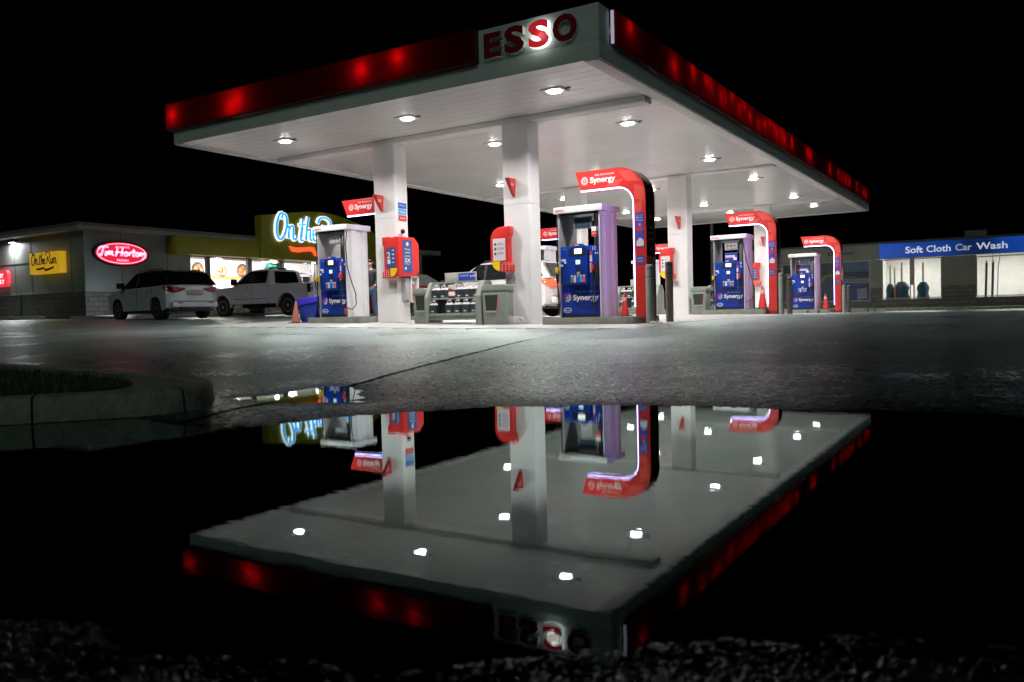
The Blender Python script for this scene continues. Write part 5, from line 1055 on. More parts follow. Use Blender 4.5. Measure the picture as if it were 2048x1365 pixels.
for i, x in enumerate((1.5, 5.8, 10.0)):
    t = thing('wash_bay_light', ['white ceiling light in the left wash window', 'white ceiling light in the right wash window', 'white ceiling light in the wash bay beyond the frame'][i], 'ceiling light', (x, WY+2.0, 3.3), group='lights in the wash bay')
    mb = MB(); mb.box(-1.2, 1.2, -.1, .1, -.05, -.002); mb.build('housing', M_WHITE, t); mb = MB(); mb.box(-1.15, 1.15, -.08, .08, -.058, -.051); mb.build('lens', mat('tube_lens_warm', (1, 1, 1), .4, var=0, emit=(1, .95, .82), es=12, sample=False), t); area('wash_light', (x, WY+2.0, 3.2), (0, 0, 0), 2.3, .3, 150, (1, .96, .91))
t = thing('car_wash_sign', 'long blue lit sign reading Soft Cloth Car Wash', 'sign', (.03, WY-.14, 2.80)); mb = MB(); mb.box(0, 8.8, 0, .13, 0, .74); mb.build('sign_face', blue_lit(), t, bevel=.008)
for w_, x, ww, es in (('Soft', 1.22, .80, .62), ('Cloth', 2.18, 1.08, .5), ('Car', 3.46, .72, .22), ('Wash', 4.36, 1.32, .5)): text('lettering', w_, mat('sign_letters_%d' % int(es*100), (.7, .75, .85), .4, emit=(.75, .84, 1), es=es), t, (x, -.003, .19 if w_ != 'Cloth' else .19), (1, 0, 0), (0, 0, 1), h=.34, w=ww, th=.004, bold=.02)
t = thing('wall_lettering', 'dark lettering Opening on the car wash wall, half behind the farthest arch', 'lettering', (-2.55, WY-.002, 3.02)); text('letters', 'Opening', mat('letters_navy', (.01, .015, .05), .5), t, (0, 0, 0), (1, 0, 0), (0, 0, 1), h=.27, w=1.32, th=.012, bold=.02)
# window banners
t = thing('window_banner', 'blue and white window banner FIRST MONTH FREE right of the farthest arch', 'banner', (-2.0, WY+.035, .68)); o = MB(); o.box(0, 1.48, 0, .008, 0, .9); o.build('lower_field', mat('banner_navy', (.015, .05, .16), .5, var=.2), t); o = MB(); o.box(0, 1.48, 0, .008, .902, 1.15); b = o.build('white_band', mat('banner_grey', (.24, .25, .25), .5), t); text('lettering', 'FIRST MONTH FREE!', mat('banner_ink', (.04, .05, .06), .5), b, (.05, -.002, .96), (1, 0, 0), (0, 0, 1), h=.14, w=1.36, th=.002)
o = MB(); o.box(0, 1.48, 0, .008, 1.152, 1.5); b = o.build('dark_band', mat('banner_dark', (.02, .04, .08), .5), t); text('lettering', 'THE WORKS', mat('banner_pale', (.25, .32, .36), .5), b, (.15, -.002, 1.2), (1, 0, 0), (0, 0, 1), h=.07, w=.7, th=.002); text('headline', 'UNLIMITED', mat('banner_red', (.22, .02, .05), .5), b, (.12, -.002, 1.34), (1, 0, 0), (0, 0, 1), h=.1, w=.75, th=.002)
o = MB(); o.box(0, 1.48, 0, .008, 1.502, 2.02); o.build('sky_field', mat('banner_sky', (.08, .15, .22), .5, var=.35, vs=3), t); o = MB(); o.prism([(.92, .04), (.88, .82), (1.36, .88), (1.42, .08)], -.006, 0, 'y'); b = o.build('package_picture', mat('banner_pack', (.22, .24, .30), .5, var=.2), t); o = MB(); o.prism([(.90, .58), (.885, .80), (1.35, .86), (1.37, .66)], -.008, -.0065, 'y'); o.build('package_band', mat('banner_navy2', (.02, .04, .15), .5), b)
o = MB(); o.box(.18, .55, -.002, 0, .42, .48); o.box(.1, .6, -.002, 0, .7, .715); o.box(.2, .5, -.002, 0, .15, .165); o.build('print', mat('banner_pale', (.25, .32, .36), .5), t)
t = thing('rainbow_banner', 'window banner with a rainbow arc, left of the farthest arch post', 'banner', (-3.5+.32, WY+.035, .68)); o = MB(); o.box(-2.8, -.1, .012, .02, 0, 2.0); o.build('field', mat('banner_teal', (.05, .09, .10), .5, var=.3), t)
t['label'] = 'window banner with a rainbow arc and RAINBOW lettering, behind the farthest cone'
o = MB(); cx = -1.0
RBX = []
t.location.x = -1.9; bpy.data.objects.remove(t.children[0])
t.location.x = -3.85
o = MB(); o.box(.92, 1.84, .009, .016, 0, 2.0); o.build('field', mat('banner_teal', (.05, .09, .10), .5, var=.3), t)
o = MB()
for k, rr in enumerate((.42, .36, .30)):
    n = 14; P = [(1.38+rr*math.cos(math.pi*i/n), 1.0+rr*math.sin(math.pi*i/n)) for i in range(n+1)]+[(1.38+(rr-.055)*math.cos(math.pi*i/n), 1.0+(rr-.055)*math.sin(math.pi*i/n)) for i in range(n, -1, -1)]
    o.prism(P, .0, .008, 'y', m=k)
o.build('rainbow', [mat('rb_yellow', (.32, .30, .05), .5), mat('rb_green', (.08, .16, .08), .5), mat('rb_brown', (.20, .12, .05), .5)], t)
text('lettering', 'RAINBOW', mat('banner_blue', (.02, .06, .22), .5), t, (.98, .006, .78), (1, 0, 0), (0, 0, 1), h=.18, w=.86, th=.002, bold=.02)
# wash equipment seen through the windows
M_BR = mat('brush_blue', (.02, .10, .14), .8, var=.4, vs=12, bump=.8, bs=30)
def brush(x, y, r, h, label):
    t = thing('wash_brush', label, 'car wash brush', (x, y, .14), group='blue wash brushes'); s = MB(); rs = random.Random(int(x*100)); s.lathe([(r*.6, 0)]+[(r*(1+.12*math.sin(i*2.1)+rs.uniform(-.06, .06)), h*i/9) for i in range(1, 9)]+[(r*.5, h)], n=18); s.build('bristles', M_BR, t, smooth=50); s = MB(); s.cyl((0, 0, h), .05, 1.0); s.build('shaft', M_SS, t)
brush(.40, WY+.9, .20, 1.35, 'narrow blue brush at the far left of the left wash window'); brush(.95, WY+.9, .34, 1.45, 'wide blue brush in the left wash window'); brush(1.95, WY+.9, .27, 1.40, 'blue brush right of centre in the left wash window')
t = thing('wash_gantry', 'grey steel frame between the brushes in the left wash window', 'steel frame', (0, WY+.6, .14)); s = MB(); s.box(.62, .68, 0, .06, 0, 2.2); s.build('upright', mat('frame_yellow', (.5, .48, .3), .5), t); s = MB(); s.box(1.36, 1.58, 0, .1, 0, 3.1); s.build('upright', mat('frame_grey', (.32, .36, .34), .5), t); s = MB(); s.box(1.42, 1.52, -.02, -.002, .5, 1.25); s.build('light_panel', mat('panel_white_lit', (1, 1, 1), .4, emit=(1, .95, .85), es=.9), t)
t = thing('wash_hoses', 'pair of dark hanging hoses in the right wash window', 'hanging hoses', (4.7, WY+.7, 2.3)); 
for k, dx in enumerate((.1, .38)): s = MB(); s.tube([(dx, 0, .1), (dx-.02, .02, -.7), (dx-.05, 0, -1.9)], .055); s.build('hose', mat('wash_hose', (.05, .10, .11), .5), t, smooth=60); s = MB(); s.lathe([(.07, .05), (.05, .16), (.02, .2)], (dx, 0, 0), 14); s.build('cap', M_WHITE, t)
s = MB(); s.tube([(.72, 0, .95), (.66, 0, .3), (.6, 0, -.1), (.55, 0, -2)], .02); s.tube([(.36, 0, .95), (.36, 0, .2)], .015); s.build('line', mat('rope', (.3, .3, .22), .6), t, smooth=60)
strip('wash_kerb', M_KERB, [(-8, 31.2), (-3, 31.2), (0, 31.2), (4, 31.2), (9, 31.2), (16, 31.2)], .13, 1.6)
t = thing('roof_vent', 'faint dark box vent on the car wash roof', 'roof vent', (3.8, WY+1.5, 3.66)); s = MB(); s.box(0, 1.0, 0, .8, 0, .42); s.build('body', mat('vent_metal', (.10, .11, .10), .6), t, bevel=.02)
s = MB()
for k in range(4): s.box(.06, .94, -.012, -.001, .06+.09*k, .09+.09*k)
s.build('louvres', M_ROOFT, t)
# parking lot pole
t = thing('lamp_pole', 'slim pale parking lot pole rising behind pump 8', 'lamp pole', (-11.15, 40, g1(-11, 40))); s = MB(); s.lathe([(.14, 0), (.13, .6), (.10, 6), (.08, 8.5)], n=16); s.build('pole', mat('pole_paint', (.42, .46, .46), .4), t, smooth=50); s = MB(); s.box(-.3, .3, -.9, .1, 8.4, 8.55); s.build('lamp_head', M_DARK, t, bevel=.03)
# weeds at the kerb
def weed(x, y, h, n, seed, label):
    rs = random.Random(seed); t = thing('weed', label, 'weed', (x, y, g1(x, y)), group='weeds at the pavement edge'); s = MB(); lf = MB()
    for k in range(n):
        a = rs.uniform(0, 6.28); L = h*rs.uniform(.5, 1); dx, dy = math.cos(a)*L*rs.uniform(.1, .5), math.sin(a)*L*rs.uniform(.1, .5); p = [(0, 0, 0), (dx*.4, dy*.4, L*.5), (dx, dy, L)]; s.tube(p, [.006, .004, .002], 5)
        for q in range(9):
            f = rs.uniform(.25, 1); b = Vector((dx*f, dy*f, L*f)); an = rs.uniform(0, 6.28); ll = rs.uniform(.03, .08); d = Vector((math.cos(an), math.sin(an), rs.uniform(-.2, .6)))*ll; w_ = Vector((-d.y, d.x, 0))*.25; lf.add([tuple(b), tuple(b+d*.5+w_), tuple(b+d), tuple(b+d*.5-w_)], [(0, 1, 2, 3)])
    wm = mat('weed_green', (.06, .11, .03), .6, var=.3); s.build('stems', wm, t); lf.build('leaves', wm, t)
weed(.35, 28.9, .95, 9, 1, 'tall weed right of the two last bollards'); weed(.1, 28.7, .35, 8, 2, 'low weeds at the slab end near the last bollards'); weed(-.1, 18.5, .14, 9, 3, 'small weeds at the slab edge left of pump 4'); weed(-.5, 18.6, .16, 9, 4, 'small weed tuft beside the fourth bollard')
# ------------------------------------------------------------------ vehicles
def loft(poly, hw, ts, endc=0., endp=4, crown=0., zref=0, drop=0., xc=0., hl=2.2):
    """cross-vehicle loft of a closed side outline; hw(z) = half width; x pulled in at the corners in plan"""
    n = len(poly); v = []
    for t in ts:
        for (x, z) in poly:
            u = abs(x-xc)/hl; xx = xc+(x-xc)*(1-endc*abs(t)**endp*u**3); zz = z+(crown*(1-t*t) if z > zref else 0)-(drop*abs(t)**6 if z > zref else 0)
            v.append((xx, t*hw(z), zz))
    f = []
    for k in range(len(ts)-1):
        for i in range(n): f.append((k*n+i, k*n+(i+1) % n, (k+1)*n+(i+1) % n, (k+1)*n+i))
    f += [tuple(range(n)), tuple((len(ts)-1)*n+i for i in range(n-1, -1, -1))]
    return v, f
def arcpts(cx, cz, r, a0, a1, n=10): return [(cx+r*math.cos(R(a0+(a1-a0)*i/n)), cz+r*math.sin(R(a0+(a1-a0)*i/n))) for i in range(n+1)]
def wheel(t, x, y, r, w, side, rimm, spokes=5):
    s = MB(); s.lathe([(r*.62, -w/2+.01), (r*.9, -w/2), (r, -w/2+.03), (r, w/2-.03), (r*.9, w/2), (r*.62, w/2-.01)], n=28)
    s.v = [(x+a, y+c, r+b) for a, b, c in s.v]; wh = s.build('wheel', M_RUB, t, smooth=50)
    s = MB(); o = side*(w/2-.015)
    for rr0, rr1 in ((.56, .63), ): 
        for a in range(0, 360, 15): s.prism([(x+r*q*math.cos(R(b)), r+r*q*math.sin(R(b))) for q, b in ((rr0, a), (rr1, a), (rr1, a+15), (rr0, a+15))], y+o-.02, y+o+.006*side, 'y')
    for k in range(spokes):
        a = 2*math.pi*k/spokes+.3; c, q = math.cos(a), math.sin(a); w0, w1 = .06*r*2, .045*r*2
        s.prism([(x+c*r*.08-q*w0, r+q*r*.08+c*w0), (x+c*r*.58-q*w1, r+q*r*.58+c*w1), (x+c*r*.58+q*w1, r+q*r*.58-c*w1), (x+c*r*.08+q*w0, r+q*r*.08-c*w0)], y+o-.03, y+o, 'y')
    s.cyl((x, y+o-.02*side, r), r*.16, .03*side, 'y', 14); s.build('rim', rimm, wh)
    s = MB(); s.cyl((x, y+o-.09*side, r), r*.6, .02*side, 'y', 20); s.build('brake_disc', M_DARK, wh)
def sidepanel(mb, poly, hw, off, side, m=0):
    p = [(x, side*(hw(z)+off), z) for x, z in poly]; mb.quad(p if side < 0 else p[::-1], .004, m)
M_CARG = mat('car_glass', (.006, .009, .010), .04, var=0, spec=.8)
M_TL = mat('tail_lens', (.30, .012, .012), .15, coat=.6)
M_CHR = mat('chrome', (.7, .7, .72), .12, metal=1, var=.02)
M_TRIM = mat('black_trim', (.015, .015, .016), .5)
def vehicle(kind, name, label, x, y, z, head, paint, plate=None, tail_on=False):
    """local frame: nose towards +X, ground z = 0"""
    t = thing(name, label, {'suv': 'car', 'suv2': 'car', 'pickup': 'pickup truck', 'sedan': 'car'}[kind], (x, y, z), head)
    P = dict(suv=dict(L=4.3, W=1.80, wb=2.67, xr=-1.28, r=.35, belt=1.07, roof=1.63),
             suv2=dict(L=4.75, W=1.9, wb=2.8, xr=-1.42, r=.37, belt=1.10, roof=1.72),
             sedan=dict(L=4.7, W=1.82, wb=2.75, xr=-1.38, r=.33, belt=.95, roof=1.44),
             pickup=dict(L=5.85, W=2.05, wb=3.6, xr=-1.72, r=.42, belt=1.30, roof=1.93))[kind]
    xr = P['xr']; xf = xr+P['wb']; r = P['r']; A = r+.075; hl = P['L']/2; W = P['W']/2
    if kind in ('suv', 'suv2'):
        k = P['roof']/1.63; b = P['belt']
        top = [(hl-.06, .45), (hl, .55*k), (hl-.01, .74*k), (hl-.10, .90*k), (hl-.45, .99*k), (1.05, b), (.2, b+.02), (-1.0, b+.04), (-hl+.12, b+.05), (-hl+.03, b-.03), (-hl+.0, .80*k), (-hl-.02, .62*k), (-hl-.03, .50*k), (-hl+.05, .36*k), (-hl+.22, .30*k)]
    elif kind == 'sedan':
        b = P['belt']; top = [(hl-.06, .35), (hl, .50), (hl-.05, .66), (hl-.3, .76), (1.1, .90), (.3, b), (-1.0, b+.03), (-1.6, b+.05), (-hl+.1, b+.06), (-hl, .80), (-hl, .5), (-hl+.1, .3)]
    else:
        b = P['belt']; top = [(hl-.04, .62), (hl, .80), (hl-.02, 1.05), (hl-.12, 1.14), (hl-.6, 1.20), (1.35, 1.27), (1.2, b), (-.72, b), (-.74, b+.01), (-hl+.03, b+.02), (-hl, b-.03), (-hl, .62), (-hl+.03, .60)]
    sill = {'pickup': .52, 'sedan': .24}.get(kind, .30)
    rear = arcpts(xr, r, A, 180+math.degrees(math.asin(min(.9, (r-sill)/A)))-0, -math.degrees(math.asin(min(.9, (r-sill)/A))), 12)
    rear = [(xr-A*math.cos(R(a)), r+A*math.sin(R(a))) for a in np.linspace(-math.degrees(math.asin(max(-.9, (r-sill)/A))), 180+math.degrees(math.asin(max(-.9, (r-sill)/A))), 13)]
    front = [(p[0]-xr+xf, p[1]) for p in rear]
    bottom = [(-hl+.25, sill if kind != 'pickup' else .60)]+rear+front+[(hl-.2, sill)]
    poly = top+bottom
    def hw(zz):
        q = (zz-b)/(P['roof']-b)
        if zz > b+.06: return W*(.965-.17*min(1, q))
        return W*(1-.035*max(0, (zz-.6*b)/(.4*b))**2-.03*max(0, (.45-zz)/.3))
    ts = [-1, -.985, -.93, -.8, -.5, 0, .5, .8, .93, .985, 1]
    def hwb(zz): return hw(zz)
    v, f = loft(poly, lambda zz: hwb(zz), ts, endc=.10 if kind != 'pickup' else .04, crown=.03 if kind != 'pickup' else .0, zref=.7*b, drop=.03, hl=hl)
    mb = MB(); mb.add(v, f); body = mb.build('body', paint, t, smooth=38)
    mb = MB(); mb.box(-hl+.25, hl-.25, -W+.12, W-.12, sill-.06 if kind != 'pickup' else .50, .62); mb.build('underbody', M_TRIM, t)
    # greenhouse
    if kind == 'suv': gh = [(1.10, b-.03), (.38, 1.50), (.08, 1.60), (-.6, 1.635), (-1.3, 1.61), (-1.66, 1.54), (-2.08, b+.04)]
    elif kind == 'suv2': gh = [(1.12, b-.02), (.42, 1.58), (.15, 1.69), (-.6, 1.73), (-1.6, 1.69), (-1.95, 1.62), (-2.28, b+.04)]
    elif kind == 'sedan': gh = [(1.15, b-.04), (.35, 1.36), (.05, 1.43), (-.6, 1.44), (-1.05, 1.36), (-1.75, b+.03)]
    else: gh = [(1.30, b-.02), (.62, 1.80), (.40, 1.90), (-.1, 1.94), (-.55, 1.92), (-.66, 1.86), (-.80, b-.02)]
    v, f = loft(gh, hw, [-1, -.97, -.85, -.5, 0, .5, .85, .97, 1], crown=.015, zref=b+.2, drop=.02)
    mb = MB(); mb.add(v, f); mb.build('cabin', M_BLACK if kind == 'suv' else paint, t, smooth=38)
    rt = P['roof']-.085; win = MB()
    def lerp(p, q, a): return (p[0]+(q[0]-p[0])*a, p[1]+(q[1]-p[1])*a)
    fa, fb = gh[0], gh[1]; ra, rb = gh[-1], gh[-2]
    def xat(p, q, zz): return p[0]+(q[0]-p[0])*(zz-p[1])/(q[1]-p[1])
    zb = b+.05
    for sd in (-1, 1):
        w = MB()
        if kind == 'pickup': wins = [[(xat(fa, fb, zb)-.16, zb), (.24, zb), (.24, rt), (xat(fa, fb, rt)-.10, rt)], [(.18, zb), (-.58, zb), (-.58, rt), (.18, rt)]]
        else: wins = [[(xat(fa, fb, zb)-.14, zb), (.02, zb), (.02, rt), (xat(fa, fb, rt-.02)-.08, rt)], [(-.06, zb), (-.98, zb+.01), (-.98, rt), (-.06, rt)], [(-1.06, zb+.01), (xat(ra, rb, zb)+.22, zb+.05), (xat(ra, rb, rt)+.18, rt-.02), (-1.06, rt)]]
        for p in wins:
            w = MB(); sidepanel(w, p, hw, .012, sd); w.build('side_window', M_CARG, t)
        w = MB(); px = .21 if kind == 'pickup' else -.02; sidepanel(w, [(px+.035, zb), (px-.035, zb), (px-.035, rt), (px+.035, rt)], hw, .010, sd); w.build('door_pillar', M_TRIM, t); w = MB()
        for xx in ([.22, -.68] if kind == 'pickup' else [-.02, -1.02, 1.02]): sidepanel(w, [(xx, .5 if kind == 'pickup' else .42), (xx+.012, .5 if kind == 'pickup' else .42), (xx+.012, b-.03), (xx, b-.03)], hw, .004, sd)
        w.build('door_gap', M_TRIM, t)
        for xx in ([.36, ] if kind == 'pickup' else [.12, -.9]): w = MB(); yy = sd*(W+.012); w.box(xx, xx+.17, min(yy, yy+.03*sd), max(yy, yy+.03*sd), b-.14, b-.11); w.build('door_handle', paint if kind != 'pickup' else M_CHR, t, bevel=.006)
        w = MB(); mx = xat(fa, fb, zb)-.12; y0, y1 = sorted((sd*(W*.97), sd*(W+.22))); w.box(mx-.08, mx+.06, y0, y1, b+.0, b+(.2 if kind != 'pickup' else .26)); w.build('mirror', M_TRIM, t, bevel=.03)
        # arch trims
        if kind == 'pickup':
            for cx in (xr, xf):
                w = MB(); n = 12; pts = [(cx+(A+.07)*math.cos(R(a)), r+(A+.07)*math.sin(R(a))) for a in np.linspace(-5, 185, n)]+[(cx+(A+.0)*math.cos(R(a)), r+(A+.0)*math.sin(R(a))) for a in np.linspace(185, -5, n)]
                y0, y1 = sorted((sd*(W-.03), sd*(W+.05))); w.prism(pts, y0, y1, 'y'); w.build('wheel_flare', paint, t, bevel=.01)
        for cx in (xr, xf): wheel(t, cx, sd*(W-.13), r, .24, sd, mat('rim_alloy', (.42, .43, .45), .3, metal=.6) if kind != 'pickup' else mat('rim_dark', (.45, .47, .50), .35, metal=.3), 5 if kind != 'pickup' else 6)
    # glass front and back
    def endglass(p, q, nm, wa, sgn):
        a0, a1 = lerp(p, q, .08), lerp(p, q, .93); o = .02*sgn; y0, y1 = hw(a0[1])*wa, hw(a1[1])*wa
        pts = [(a0[0]+o, -y0, a0[1]+.012), (a0[0]+o, y0, a0[1]+.012), (a1[0]+o, y1, a1[1]+.012), (a1[0]+o, -y1, a1[1]+.012)]
        w = MB(); w.quad(pts if sgn > 0 else pts[::-1], .004); w.build(nm, M_CARG, t)
    endglass(fa, fb, 'windscreen', .90, 1); endglass(ra, rb, 'rear_window', .88 if kind != 'pickup' else .72, -1)
    # rear details
    if kind in ('suv', 'suv2'):
        k = P['roof']/1.63
        for sd in (-1, 1):
            w = MB(); a, c = sorted((sd*.30*W/.9, sd*(W-.09))); w.add([(-hl+.00, sd*.34, b-.07), (-hl+.00, sd*.34, b-.13), (-hl+.02, sd*(W-.16), b-.19), (-hl+.30, sd*(W-.008), b-.13), (-hl+.42, sd*(W-.006), b-.02), (-hl+.10, sd*(W-.10), b-.02), (-hl-.025, sd*.34, b-.07), (-hl-.025, sd*.34, b-.13), (-hl-.03, sd*(W-.16), b-.20), (-hl+.24, sd*(W+.012), b-.14), (-hl+.40, sd*(W+.012), b-.02), (-hl-.01, sd*(W-.10), b-.02)],
                  [(0, 1, 2, 3, 4, 5), (6, 7, 8, 11), (8, 9, 10, 11), (0, 6, 7, 1), (1, 7, 8, 2), (2, 8, 9, 3), (3, 9, 10, 4), (4, 10, 11, 5), (5, 11, 6, 0)])
            w.build('tail_light', mat('tail_on', (.8, .08, .03), .2, emit=(1, .12, .03), es=1.1) if tail_on else M_TL, t)
        w = MB(); w.box(-hl-.045, -hl-.02, -.27, .27, b-.30, b-.14); w.build('number_plate', mat('plate_grey', (.35, .38, .36), .5), t, bevel=.005)
        w = MB(); w.box(-hl-.05, -hl+.1, -W+.2, W-.2, .56*k, .575*k); w.box(-hl-.055, -hl, -.62, -.45, .50*k, .53*k); w.box(-hl-.055, -hl, .45, .62, .50*k, .53*k); w.box(-hl-.035, -hl+.1, -.5, .5, .30, .36*k); w.build('bumper_trim', M_TRIM, t)
        w = MB(); w.box(-hl-.055, -hl+.10, -W+.10, W-.10, .37*k, .555*k); w.build('rear_bumper', paint, t, bevel=.045, seg=3)
        w = MB(); w.prism([(-1.45, P['roof']-.015), (-1.86, P['roof']-.075), (-1.85, P['roof']-.10), (-1.45, P['roof']-.06)], -W+.28, W-.28, 'y'); w.build('roof_spoiler', M_BLACK if kind == 'suv' else paint, t, bevel=.005)
        w = MB()
        for sd in (-1, 1): w.tube([(.15, sd*(W*.72), P['roof']+.0), (.05, sd*W*.72, P['roof']+.022), (-1.3, sd*W*.72, P['roof']+.022), (-1.4, sd*W*.72, P['roof']-.01)], .018, 6)
        w.build('roof_rail', M_TRIM, t, smooth=50)
        w = MB(); w.tube([(-1.25, 0, P['roof']+.02), (-1.38, 0, P['roof']+.09)], .008, 5); w.build('aerial', M_TRIM, t)
    if kind == 'pickup':
        w = MB(); w.box(-hl+.12, -.86, -W+.16, W-.16, b-.30, b-.28); w.build('bed_floor', M_TRIM, t)
        for sd in (-1, 1):
            w = MB(); y0, y1 = sorted((sd*(W-.16), sd*(W+.004))); w.box(-hl-.012, -hl+.17, y0, y1, b-.40, b-.06); q = w.build('tail_light', mat('truck_lens', (.10, .01, .015), .15, coat=.6), t, bevel=.02); w = MB(); w.box(-hl-.016, -hl-.0125, y0+.03, y1-.03, b-.20, b-.13); w.box(-hl-.016, -hl-.0125, y0+.03, y1-.03, b-.37, b-.31); w.build('lens_clear', mat('lens_clear', (.6, .5, .52), .2), q)
        w = MB(); w.box(-hl-.10, -hl+.0, -W+.06, W-.06, .56, .76); w.build('rear_bumper', M_CHR, t, bevel=.03); w = MB(); w.box(-.62, -.50, -.18, .18, 1.935, 1.985); w.box(.0, .14, -.05, .05, 1.95, 2.03); w.build('roof_lamp', M_TRIM, t, bevel=.01)
        w = MB()
        for sd in (-1, 1): sidepanel(w, [(-.60, .72), (1.2, .72), (1.2, .735), (-.60, .735)][::1], hw, .006, sd)
        w.build('side_moulding', M_TRIM, t)
        w = MB(); w.box(xf-.25, xr+.3, -.25, .25, .30, .52) if 0 else w.box(xr+.5, xf-.4, -.3, .3, .36, .5); w.cyl((xr, -.6, r), .16, 1.2, 'y'); w.build('chassis', M_TRIM, t)
    if kind == 'sedan':
        for sd in (-1, 1): w = MB(); y0, y1 = sorted((sd*.5, sd*(W-.05))); w.box(hl-.16, hl-.01, y0, y1, .62, .74); w.build('headlight', mat('headlight_lens', (.6, .62, .6), .1), t, bevel=.02)
    for sd in (-1, 1):
        if kind != 'sedan': w = MB(); y0, y1 = sorted((sd*.45, sd*(W-.06))); w.box(hl-.22, hl-.02, y0, y1, b-.32, b-.20); w.build('headlight', mat('headlight_lens', (.6, .62, .6), .1), t, bevel=.02)
    return t
M_SILV = mat('paint_silver', (.66, .74, .77), .3, metal=.05, var=.02, coat=.5)
M_GRYP = mat('paint_grey_violet', (.86, .85, .96), .3, metal=.0, var=.02, coat=.5)
M_WHP = mat('paint_white', (.78, .76, .73), .25, var=.02, coat=.5)
M_REDC = mat('paint_dark_red', (.22, .012, .015), .22, metal=.3, var=.02, coat=.6)
HSUV = math.pi/2+R(83)
vehicle('suv', 'parked_car', 'silver SUV with black roof parked nose in by the oval sign wall', -18.9, 4.35, g1(-18.9, 4.3)+.0, HSUV, M_SILV)
vehicle('pickup', 'pickup_truck', 'grey crew cab pickup truck parked in front of the shop windows', -20.3, 10.6, g1(-20.3, 10.6), R(184), M_GRYP)
vehicle('suv2', 'refuelling_car', 'white SUV with lit tail light stopped behind the near column and rack', -7.55, 8.35, g1(-7.5, 8.3), R(180), M_WHP, tail_on=True)
vehicle('sedan', 'red_car', 'dark red car partly hidden behind the leftmost column and rack', -9.72, 6.15, g1(-10., 6.2), R(0), M_REDC)
area('headlight_beam', (-21.25, 4.9, 1.2), (0, R(90), 0), .3, .14, 7, (.80, .86, 1), 90)
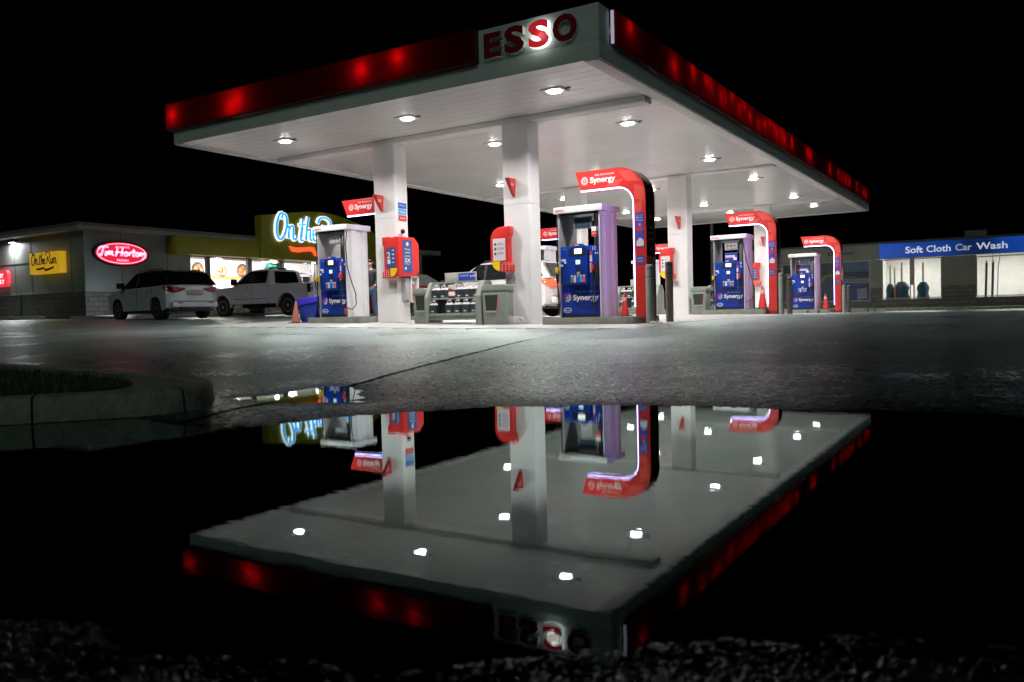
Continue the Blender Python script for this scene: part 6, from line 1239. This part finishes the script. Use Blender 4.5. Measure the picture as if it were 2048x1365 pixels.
# ------------------------------------------------------------------ the person behind the leftmost column
def skin(name, verts, edges, rad, m, parent, sub=2):
    me = bpy.data.meshes.new(name); me.from_pydata(verts, edges, []); o = bpy.data.objects.new(name, me); COL.objects.link(o)
    sk = o.modifiers.new('s', 'SKIN'); sk.use_smooth_shade = True
    for i, r in enumerate(rad): me.skin_vertices[0].data[i].radius = (r, r) if not isinstance(r, tuple) else r
    me.skin_vertices[0].data[0].use_root = True
    sb = o.modifiers.new('u', 'SUBSURF'); sb.levels = sub; sb.render_levels = sub
    dg = bpy.context.evaluated_depsgraph_get(); m2 = bpy.data.meshes.new_from_object(o.evaluated_get(dg)); bpy.data.objects.remove(o)
    m2.materials.clear(); m2.materials.append(m)
    for p in m2.polygons: p.use_smooth = True; p.material_index = 0
    q = obj(name, m2, parent); return q
def person():
    t = thing('person', 'person in dark jacket and blue jeans standing between pump 10 and the leftmost column', 'person', (-9.92, 4.95, g1(-9.9, 4.95)+.004), R(20))
    sk = mat('skin', (.42, .26, .19), .5); jk = mat('jacket', (.035, .045, .045), .8, bump=.4, bs=25); jn = mat('jeans', (.07, .13, .22), .8, bump=.3, bs=60); hr = mat('hair', (.03, .02, .015), .7)
    # body: one continuous surface
    V = [(0, 0, .92), (0, 0, 1.10), (0, .01, 1.32), (0, .02, 1.45), (0, .02, 1.52), (0, -.01, 1.62), (0, -.015, 1.70),
         (.17, .02, 1.41), (.24, .02, 1.16), (.22, -.16, 1.00), (.20, -.22, .97), (-.17, .02, 1.41), (-.25, .03, 1.15), (-.24, -.04, .92), (-.24, -.06, .86),
         (.10, 0, .86), (.12, -.02, .50), (.14, .03, .10), (.14, -.12, .04), (-.10, 0, .86), (-.12, -.02, .50), (-.15, .04, .10), (-.16, -.11, .04)]
    E = [(0, 1), (1, 2), (2, 3), (3, 4), (4, 5), (5, 6), (3, 7), (7, 8), (8, 9), (9, 10), (3, 11), (11, 12), (12, 13), (13, 14), (0, 15), (15, 16), (16, 17), (17, 18), (0, 19), (19, 20), (20, 21), (21, 22)]
    Rr = [(.15, .11), (.14, .10), (.16, .11), (.10, .08), .055, (.078, .09), (.075, .085), .06, .045, .036, .028, .06, .045, .036, .028, .085, .058, .042, .035, .085, .058, .042, .035]
    b = skin('body', V, E, Rr, sk, t)
    # jacket and jeans follow the body
    idx = [0, 1, 2, 3, 4, 7, 8, 9, 11, 12, 13]; mp = {q: i for i, q in enumerate(idx)}
    def R2(q, a): r = Rr[q]; return (r[0]+a, r[1]+a) if isinstance(r, tuple) else r+a
    skin('jacket', [V[q] for q in idx], [(mp[a], mp[c]) for a, c in E if a in mp and c in mp], [R2(q, .022) if q != 4 else .062 for q in idx], jk, t)
    idx = [0, 15, 16, 17, 19, 20, 21]; mp = {q: i for i, q in enumerate(idx)}; skin('jeans', [V[q] for q in idx], [(mp[a], mp[c]) for a, c in E if a in mp and c in mp], [R2(q, .018) for q in idx], jn, t)
    for s_ in (-1, 1):
        m_ = MB(); m_.prism([(-.05, -.20), (.05, -.20), (.055, .08), (-.055, .08)], 0, .09, 'z'); m_.v = [(x+s_*.145, y, z) for x, y, z in m_.v]; m_.build('shoe', M_DARK, t, bevel=.025)
    bm = bmesh.new(); bmesh.ops.create_uvsphere(bm, u_segments=16, v_segments=12, radius=.1)
    for v in bm.verts: v.co.x *= .88; v.co.z *= 1.12
    bmesh.ops.delete(bm, geom=[v for v in bm.verts if v.co.y < -.02 and v.co.z < .045], context='VERTS')
    me = bpy.data.meshes.new('hair'); bm.to_mesh(me); bm.free(); o = obj('hair', me, t, hr); o.location = (0, 0, 1.675)
    f = MB(); f.add([(-.012, -.10, 1.665), (.012, -.10, 1.665), (0, -.095, 1.70), (0, -.128, 1.662)], [(0, 1, 3), (0, 3, 2), (1, 2, 3), (0, 2, 1)]); f.build('nose', sk, t)
    for s_ in (-1, 1):
        f = MB(); f.lathe([(.004, -.02), (.016, -.012), (.018, .01), (.008, .025)], (s_*.084, -.0, 1.665), 8); f.build('ear', sk, t, smooth=60)
        f = MB(); f.lathe([(.002, -.006), (.008, 0), (.002, .006)], (s_*.032, -.092, 1.69), 8); f.build('eye', M_DARK, t, smooth=60)
        hx, hy, hz = ((.20, -.22, .97) if s_ > 0 else (-.24, -.06, .86))
        for k in range(5):   # fingers, a thumb at the side
            f = MB(); o_ = (k-1.5)*.016
            if k < 4: L_ = (.062, .07, .066, .05)[k]; f.tube([(hx+o_, hy-.01, hz-.02), (hx+o_, hy-.03, hz-.02-L_*.5), (hx+o_, hy-.025, hz-.02-L_)], [.009, .008, .006], 6)
            else: f.tube([(hx-s_*.03, hy-.01, hz), (hx-s_*.045, hy-.03, hz-.03), (hx-s_*.04, hy-.04, hz-.05)], [.01, .009, .007], 6)
            f.build('finger' if k < 4 else 'thumb', sk, t, smooth=60)
person()
